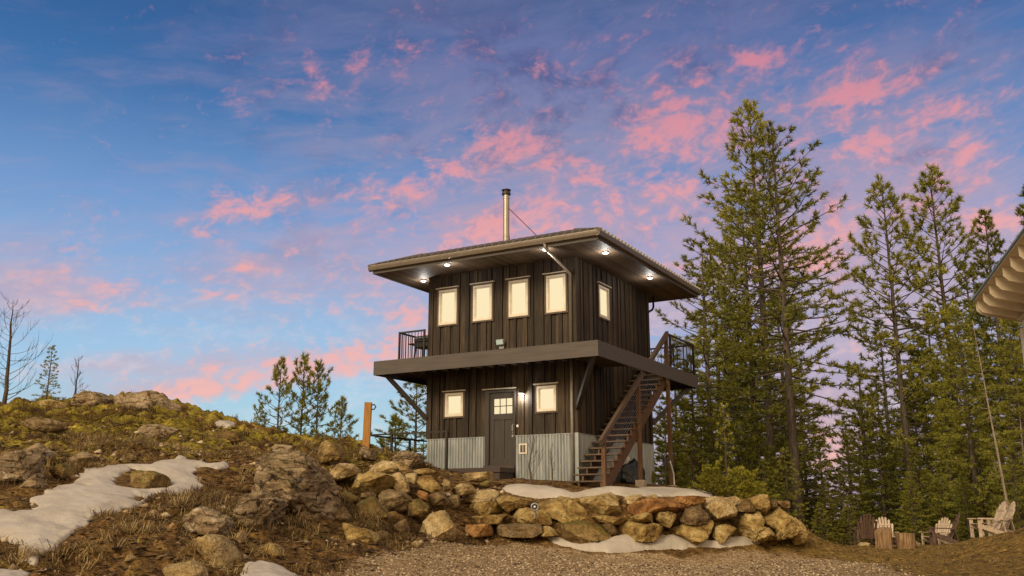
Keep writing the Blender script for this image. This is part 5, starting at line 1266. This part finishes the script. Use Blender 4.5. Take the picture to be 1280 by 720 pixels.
def tris_scatter(name, X, Y, Z, rng, smin, smax, m, flat=.6, elong=1.3, lift=.2):
    V0 = np.array([[1,0,0],[-1,0,0],[0,1,0],[0,-1,0],[0,0,1],[0,0,-1]], float); F0 = np.array([[0,2,4],[2,1,4],[1,3,4],[3,0,4],[2,0,5],[1,2,5],[3,1,5],[0,3,5]])
    n = len(X); s = smin*(smax/smin)**(rng.rand(n)**2.2); a = rng.uniform(0, 6.28, n)
    V = V0[None]*rng.uniform(.6, 1.2, (n, 6, 3)); V = V*np.stack([s*elong, s, s*flat], -1)[:, None]
    c, d = np.cos(a)[:, None], np.sin(a)[:, None]; x = V[..., 0]*c-V[..., 1]*d; y = V[..., 0]*d+V[..., 1]*c
    W_ = np.stack([x+X[:, None], y+Y[:, None], V[..., 2]+(Z+s*flat*lift)[:, None]], -1).reshape(-1, 3)
    T = (F0[None]+np.arange(n)[:, None, None]*6).reshape(-1, 3)
    me = np_mesh(name, W_, tris=T, mats=[M[m]]); return tag(link(bpy.data.objects.new(name, me)), kind='stuff')
X, Y, Z, r_ = visible_scatter(22000, 4, (-4, 10, 13.5, 25), lambda X, Y: nosnow(X, Y)*masks(X, Y)[0]*np.clip(1.25-(Y-13.5)/14, .15, 1))
tris_scatter('gravel', X, Y, Z, r_, .007, .034, 'pebble')
X, Y, Z, r_ = visible_scatter(3500, 5, (-13, 2, 11, 28), lambda X, Y: hillmask(X, Y)*np.clip(.25+1.3*fbm(X*.7+3, Y*.7, 3), 0, 1))
tris_scatter('hillside_stones', X, Y, Z, r_, .012, .10, 'pebble', .7)
X, Y, Z, r_ = visible_scatter(22000, 6, (-13, 4, 11, 27), lambda X, Y: hillmask(X, Y)*.9+.5*masks(X, Y)[1]*nosnow(X, Y))
tris_scatter('leaf_litter', X, Y, Z, r_, .014, .07, 'litter', .25, 2.4)
X, Y, Z, r_ = visible_scatter(5000, 7, (6, 17, 15, 34), lambda X, Y: (1-masks(X, Y)[0]))
tris_scatter('mound_litter', X, Y, Z, r_, .012, .05, 'litter', .25, 2.4)
# ------------------------------------------------------------------ objects
def adirondack(x, y, rz, s, m, label, group='wooden chairs round the fire pit'):
    """garden chair with a fanned slat back; faces local +X, seat about 0.36 m"""
    r = empty('garden_chair', (x, y, gz(x, y)), rz, label, 'chair', group); r.scale = (s, s, s); mt = M[m]
    b = lambda mb, nm: mb.build(nm, mt, r, bevel=.004)
    se = MB()
    for k in range(6):
        x0 = .32-.092*k; z = .37-.026*k; se.bar((x0, -.27, z), (x0, .27, z), .084, .022)
    b(se, 'seat')
    bk = MB()
    for k in range(7):
        t = k-3; y0 = t*.070; y1 = t*.098; L = .86-.028*t*t; p = Vector((-.22, y0, .22)); q = p+Vector((-.40*L, y1-y0, .90*L))
        bk.bar(p, q, .022, .074, up=(0, 1, 0))
        bk.bar(q-Vector((-.40, 0, .90))*.002, q+Vector((-.40, 0, .90))*.03, .022, .046, up=(0, 1, 0))
    bk.bar((-.30, -.33, .44), (-.30, .33, .44), .03, .06).bar((-.44, -.24, .76), (-.44, .24, .76), .025, .055)
    b(bk, 'backrest')
    for sg in (-1, 1):
        b(MB().bar((.40, sg*.33, .52), (-.36, sg*.33, .50), .125, .024), 'arm')
        b(MB().box(.27, .37, sg*.315-.014, sg*.315+.014, -.03, .507), 'leg')
        b(MB().bar((.36, sg*.285, .33), (-.55, sg*.285, .02), .028, .12), 'side_rail')
        b(MB().bar((-.33, sg*.30, .48), (-.40, sg*.30, .10), .028, .06), 'back_leg')
    return r
def px_ground(px, py): return hit(px, py)
def chair_px(px, Y, rz, m, label, s=1.0):
    x = (px-640)/F_PX*Y*CP; return adirondack(x, Y, math.radians(rz), s, m, label)
chair_px(1079, 31.6, 80, 'cedar_dark', 'dark brown slatted chair seen from behind, leftmost by the fire pit')
chair_px(1104, 32.6, -105, 'cedar', 'pale round backed chair facing the camera behind the log stumps')
chair_px(1167, 32.8, -150, 'cedar', 'pale chair partly hidden behind the dark chair that faces left')
chair_px(1175, 31.0, 165, 'cedar_dark', 'dark brown chair facing left with its back leaning right')
chair_px(1231, 28.0, 175, 'cedar', 'front one of the two pale chairs on the straw mound')
chair_px(1243, 28.9, 172, 'cedar', 'rear one of the two pale chairs on the straw mound')
def stump(px, Y, r, h, label, tilt=0.0, seed=1, sq=False):
    x = (px-640)/F_PX*Y*CP; rng = random.Random(seed); n = 14
    V = []; 
    for z in (-.05, h*.5, h):
        for k in range(n):
            t = 2*math.pi*k/n; rr = r*(1+.10*math.sin(3*t+seed)+rng.uniform(-.04, .04))
            if sq: rr *= 1/max(abs(math.cos(t)), abs(math.sin(t)))*.9
            V.append((rr*math.cos(t), rr*math.sin(t), z+(tilt*math.cos(t)*r if z == h else 0)))
    F = [(i*n+k, i*n+(k+1) % n, (i+1)*n+(k+1) % n, (i+1)*n+k) for i in range(2) for k in range(n)]+[tuple(range(2*n, 3*n))]
    o = MB().add(V, F).build('log_stump', M['log'], bevel=.01); o.location = (x, Y, gz(x, Y)); o.rotation_euler = (0, 0, seed); return tag(o, label, 'log stump', 'log stumps by the fire pit')
stump(1102, 29.6, .25, .58, 'square cut log stump with a slanting top, left of the two', .3, 1, True)
stump(1128, 29.8, .28, .50, 'split log stump with rough bark, right of the two', .02, 4)
z0 = gz((1148-640)/F_PX*30.4*CP, 30.4)
def small_rock(px, py0, py1, w, Y, kind, label):
    rock([(px-w, py1), (px-w*.8, (py0+py1)/2), (px-w*.3, py0), (px+w*.4, py0+.5), (px+w, (py0+py1)/2), (px+w, py1)], Y, kind, label, 'fire pit stones', sub=3)
small_rock(1146, 676, 686, 8, 30.2, 'pale', 'pale grey rock beside the right log stump under the dark chair')
small_rock(1083, 678, 685, 11, 30.6, 'pale', 'flat pale rock in front of the leftmost dark chair')
small_rock(1118, 681, 686, 6, 30.4, 'pale', 'low pale rock between the two log stumps')

# orange post with a hook on the hill
p = at(457.5, 556, 25.8); q = at(461, 503, 25.8)
po = empty('marker_post', (p[0], p[1], p[2]), 0, 'orange brown wooden post with a small black hook standing on the hill edge', 'post')
MB().bar((0, 0, -.2), (q[0]-p[0]-.01, 0, q[2]-p[2]), .20, .15, up=(0, 1, 0)).build('timber', M['post'], po, bevel=.012)
h_ = q-p; MB().tube([(h_[0]+.06, 0, h_[2]-.08), (h_[0]+.16, 0, h_[2]-.06), (h_[0]+.20, 0, h_[2]-.12), (h_[0]+.16, 0, h_[2]-.19), (h_[0]+.07, 0, h_[2]-.20)], .018, 6).build('hook', M['steel'], po)

# hydrant with hose behind the stair
p = at(832.5, 612, 27.6); gx, gy = p[0], 27.6; g0 = gz(gx, gy); top = at(832, 573, 27.6)[2]-g0
hy = empty('yard_hydrant', (gx, gy, g0), 0, 'black standpipe hydrant with a grey hose, right of the last stair post', 'hydrant')
MB().tube([(0, 0, -.1), (0, 0, top-.12)], .028, 8).build('pipe', M['black'], hy)
MB().tube([(0, 0, top-.2), (0, 0, top)], .06, 10).tube([(0, 0, top-.05), (.12, -.02, top-.02), (.14, -.02, top-.06)], .03, 8).bar((-.02, 0, top), (-.02, 0, top+.10), .03, .05).build('head', M['black'], hy)
MB().tube([(.14, -.02, top-.05), (.17, -.02, top-.16), (.24, -.02, top-.45), (.25, -.03, top-.75), (.22, -.05, -.02)], .022, 8).build('hose', M['bottle'], hy, smooth=True)
# tarpaulin heap and gas bottle under the stair
def w_(j, i): q = hw(j, i, 0); return q[0], q[1], gz(q[0], q[1])
x, y, z = w_(2.5, -.62)
V, F = ico(4); Vt = V.copy(); Vt = Vt*np.array([.62, .30, .52]); Vt[:, 2] = np.maximum(Vt[:, 2], -.15); nz = n3(Vt, 3.0, 3.3); Vt = Vt*(1+.35*nz)[:, None]
me = np_mesh('tarp_heap', Vt, tris=F, mats=[M['tarp']], smooth=True); o = bpy.data.objects.new('tarp_heap', me); o.location = (x, y, z+.14); o.rotation_euler = (0, 0, TH); link(o); tag(o, 'crumpled black tarpaulin heap under the stair', 'tarp')
x, y, z = w_(.55, -.62)
gb = empty('gas_bottle', (x, y, z), 0, 'grey gas bottle standing under the lower part of the stair', 'gas bottle')
MB().lathe((0, 0, 0), [(.12, 0), (.14, .03), (.14, .30), (.11, .38), (.05, .42), (.04, .43)], 18).build('tank', M['bottle'], gb, smooth=True)
MB().lathe((0, 0, 0), [(.085, .40), (.09, .41), (.09, .50), (.075, .50), (.07, .42)], 16).build('collar', M['bottle'], gb, smooth=True)
# landscape lamp among the wall boulders
p = at(668.4, 633.6, 21.95)
ll = empty('landscape_lamp', tuple(p+np.array([0, 0, -.11])), 0, 'round grey spot lamp sitting between the wall boulders', 'lamp')
rg = MB()

ringV = []; n = 22
prof = [(.060, -.02), (.066, -.05), (.085, -.055), (.098, -.03), (.098, .05), (.04, .10)]
for r_p, d_p in prof:
    for k in range(n):
        t = 2*math.pi*k/n; ringV.append((r_p*math.cos(t), d_p, r_p*math.sin(t)+.11))
F = [(i*n+k, i*n+(k+1) % n, (i+1)*n+(k+1) % n, (i+1)*n+k) for i in range(len(prof)-1) for k in range(n)]
MB().add(ringV, F).build('housing', M['bottle'], ll, smooth=True)
MB().tube([(0, -.025, .11), (0, -.020, .11)], .062, 20).build('reflector', M['black'], ll)
V, F = ico(3); me = np_mesh('bulb', V*.030+np.array([0, -.04, .11]), tris=F, mats=[M['white']], smooth=True); o = bpy.data.objects.new('bulb', me); o.parent = ll; link(o)
MB().tube([(0, .03, .02), (0, .03, -.15)], .02, 8).build('stake', M['bottle'], ll)

# barbecue on the upper deck
gx, gy, _ = hw(.55, 5.58, 0)
bq = empty('barbecue_grill', (gx, gy, ZD), TH, 'black barbecue grill behind the left railing of the upper deck', 'grill')
MB().box(-.24, .24, -.34, .34, .62, .80).build('firebox', M['black'], bq, bevel=.03)
MB().prism([(-.25, .805), (.25, .805), (.25, .90), (.16, 1.01), (-.10, 1.03), (-.24, .93)], 'y', -.345, .345).build('lid', M['black'], bq, bevel=.02)
MB().tube([(-.29, -.24, .92), (-.29, .24, .92)], .013, 8).build('handle', M['bottle'], bq)
MB().box(-.22, .22, .36, .60, .76, .79).build('side_shelf', M['black'], bq, bevel=.006)
for sx in (-1, 1):
    for sy in (-1, 1): MB().bar((sx*.20, sy*.30, .62), (sx*.25, sy*.34, .0), .045, .045).build('leg', M['black'], bq)
MB().box(-.22, .22, -.31, .31, .20, .225).build('bottom_shelf', M['black'], bq)

# ------------------------------------------------------------------ beige shed with a mono-pitch roof at the right edge
E0_ = Vector((7.573, 14.7, 0)); ez = 3.26; ed = Vector((-.3107, -.9505, 0)); nd = Vector((.9505, -.3107, 0))
shed = empty('garden_shed', (E0_.x+nd.x*.55, E0_.y+nd.y*.55, gz(E0_.x+.6, E0_.y-.2)), 0, 'beige shed with exposed rafter tails under an overhanging roof at the right edge', 'shed')
sz = shed.location
def SP(a, n, z): q = E0_+ed*a+nd*n; return (q.x-sz.x, q.y-sz.y, z-sz.z)
pit = .27
def sloped(a0, a1, n0, n1, zt, th, name, m, dz=0.0):
    V = []
    for t in (0, -th):
        for a, n in ((a0, n0), (a1, n0), (a1, n1), (a0, n1)): V.append(SP(a, n, zt-pit*n+t+dz))
    return MB().add(V, [(0,1,2,3),(7,6,5,4),(0,4,5,1),(1,5,6,2),(2,6,7,3),(3,7,4,0)]).build(name, m, shed, bevel=.004)
sloped(-.08, 6.2, -.05, 4.2, ez+.05, .03, 'roof', M['roofedge'])
sloped(-.06, 6.2, -.03, 4.2, ez+.018, .016, 'roof_deck', M['beige'])
a = -.04
for k in range(11):
    rr = MB(); V = []
    for aa in (a, a+.045):
        V += [SP(aa, 0, ez), SP(aa, 0, ez-.14), SP(aa, .06, ez-.21), SP(aa, 3.9, ez-pit*3.9-.21), SP(aa, 3.9, ez-pit*3.9)]
    rr.add(V, [(0,1,2,3,4),(9,8,7,6,5),(0,5,6,1),(1,6,7,2),(2,7,8,3),(3,8,9,4),(4,9,5,0)]); rr.build('rafter', M['beige'], shed, bevel=.004)
    a += .16 if k == 0 else .56
wl = MB()
def wallbox(a0, a1, n0, n1, z0, z1t, name, m):
    V = []
    for (a, n) in ((a0, n0), (a1, n0), (a1, n1), (a0, n1)): V.append(SP(a, n, z0))
    for (a, n) in ((a0, n0), (a1, n0), (a1, n1), (a0, n1)): V.append(SP(a, n, z1t-pit*n))
    return MB().add(V, [(0,3,2,1),(4,5,6,7),(0,1,5,4),(1,2,6,5),(2,3,7,6),(3,0,4,7)]).build(name, m, shed, bevel=.004)
wallbox(.18, 6.0, .60, 3.7, -1.5, ez-.215, 'wall', M['beige'])
wallbox(.13, .29, .555, .597, -1.5, ez-.36, 'corner_trim', M['beige_pale']); wallbox(.128, .172, .60, .74, -1.5, ez-.36, 'corner_trim', M['beige_pale'])
wallbox(.13, 6.0, .55, .597, ez-.345, ez-.216, 'frieze_board', M['beige'])
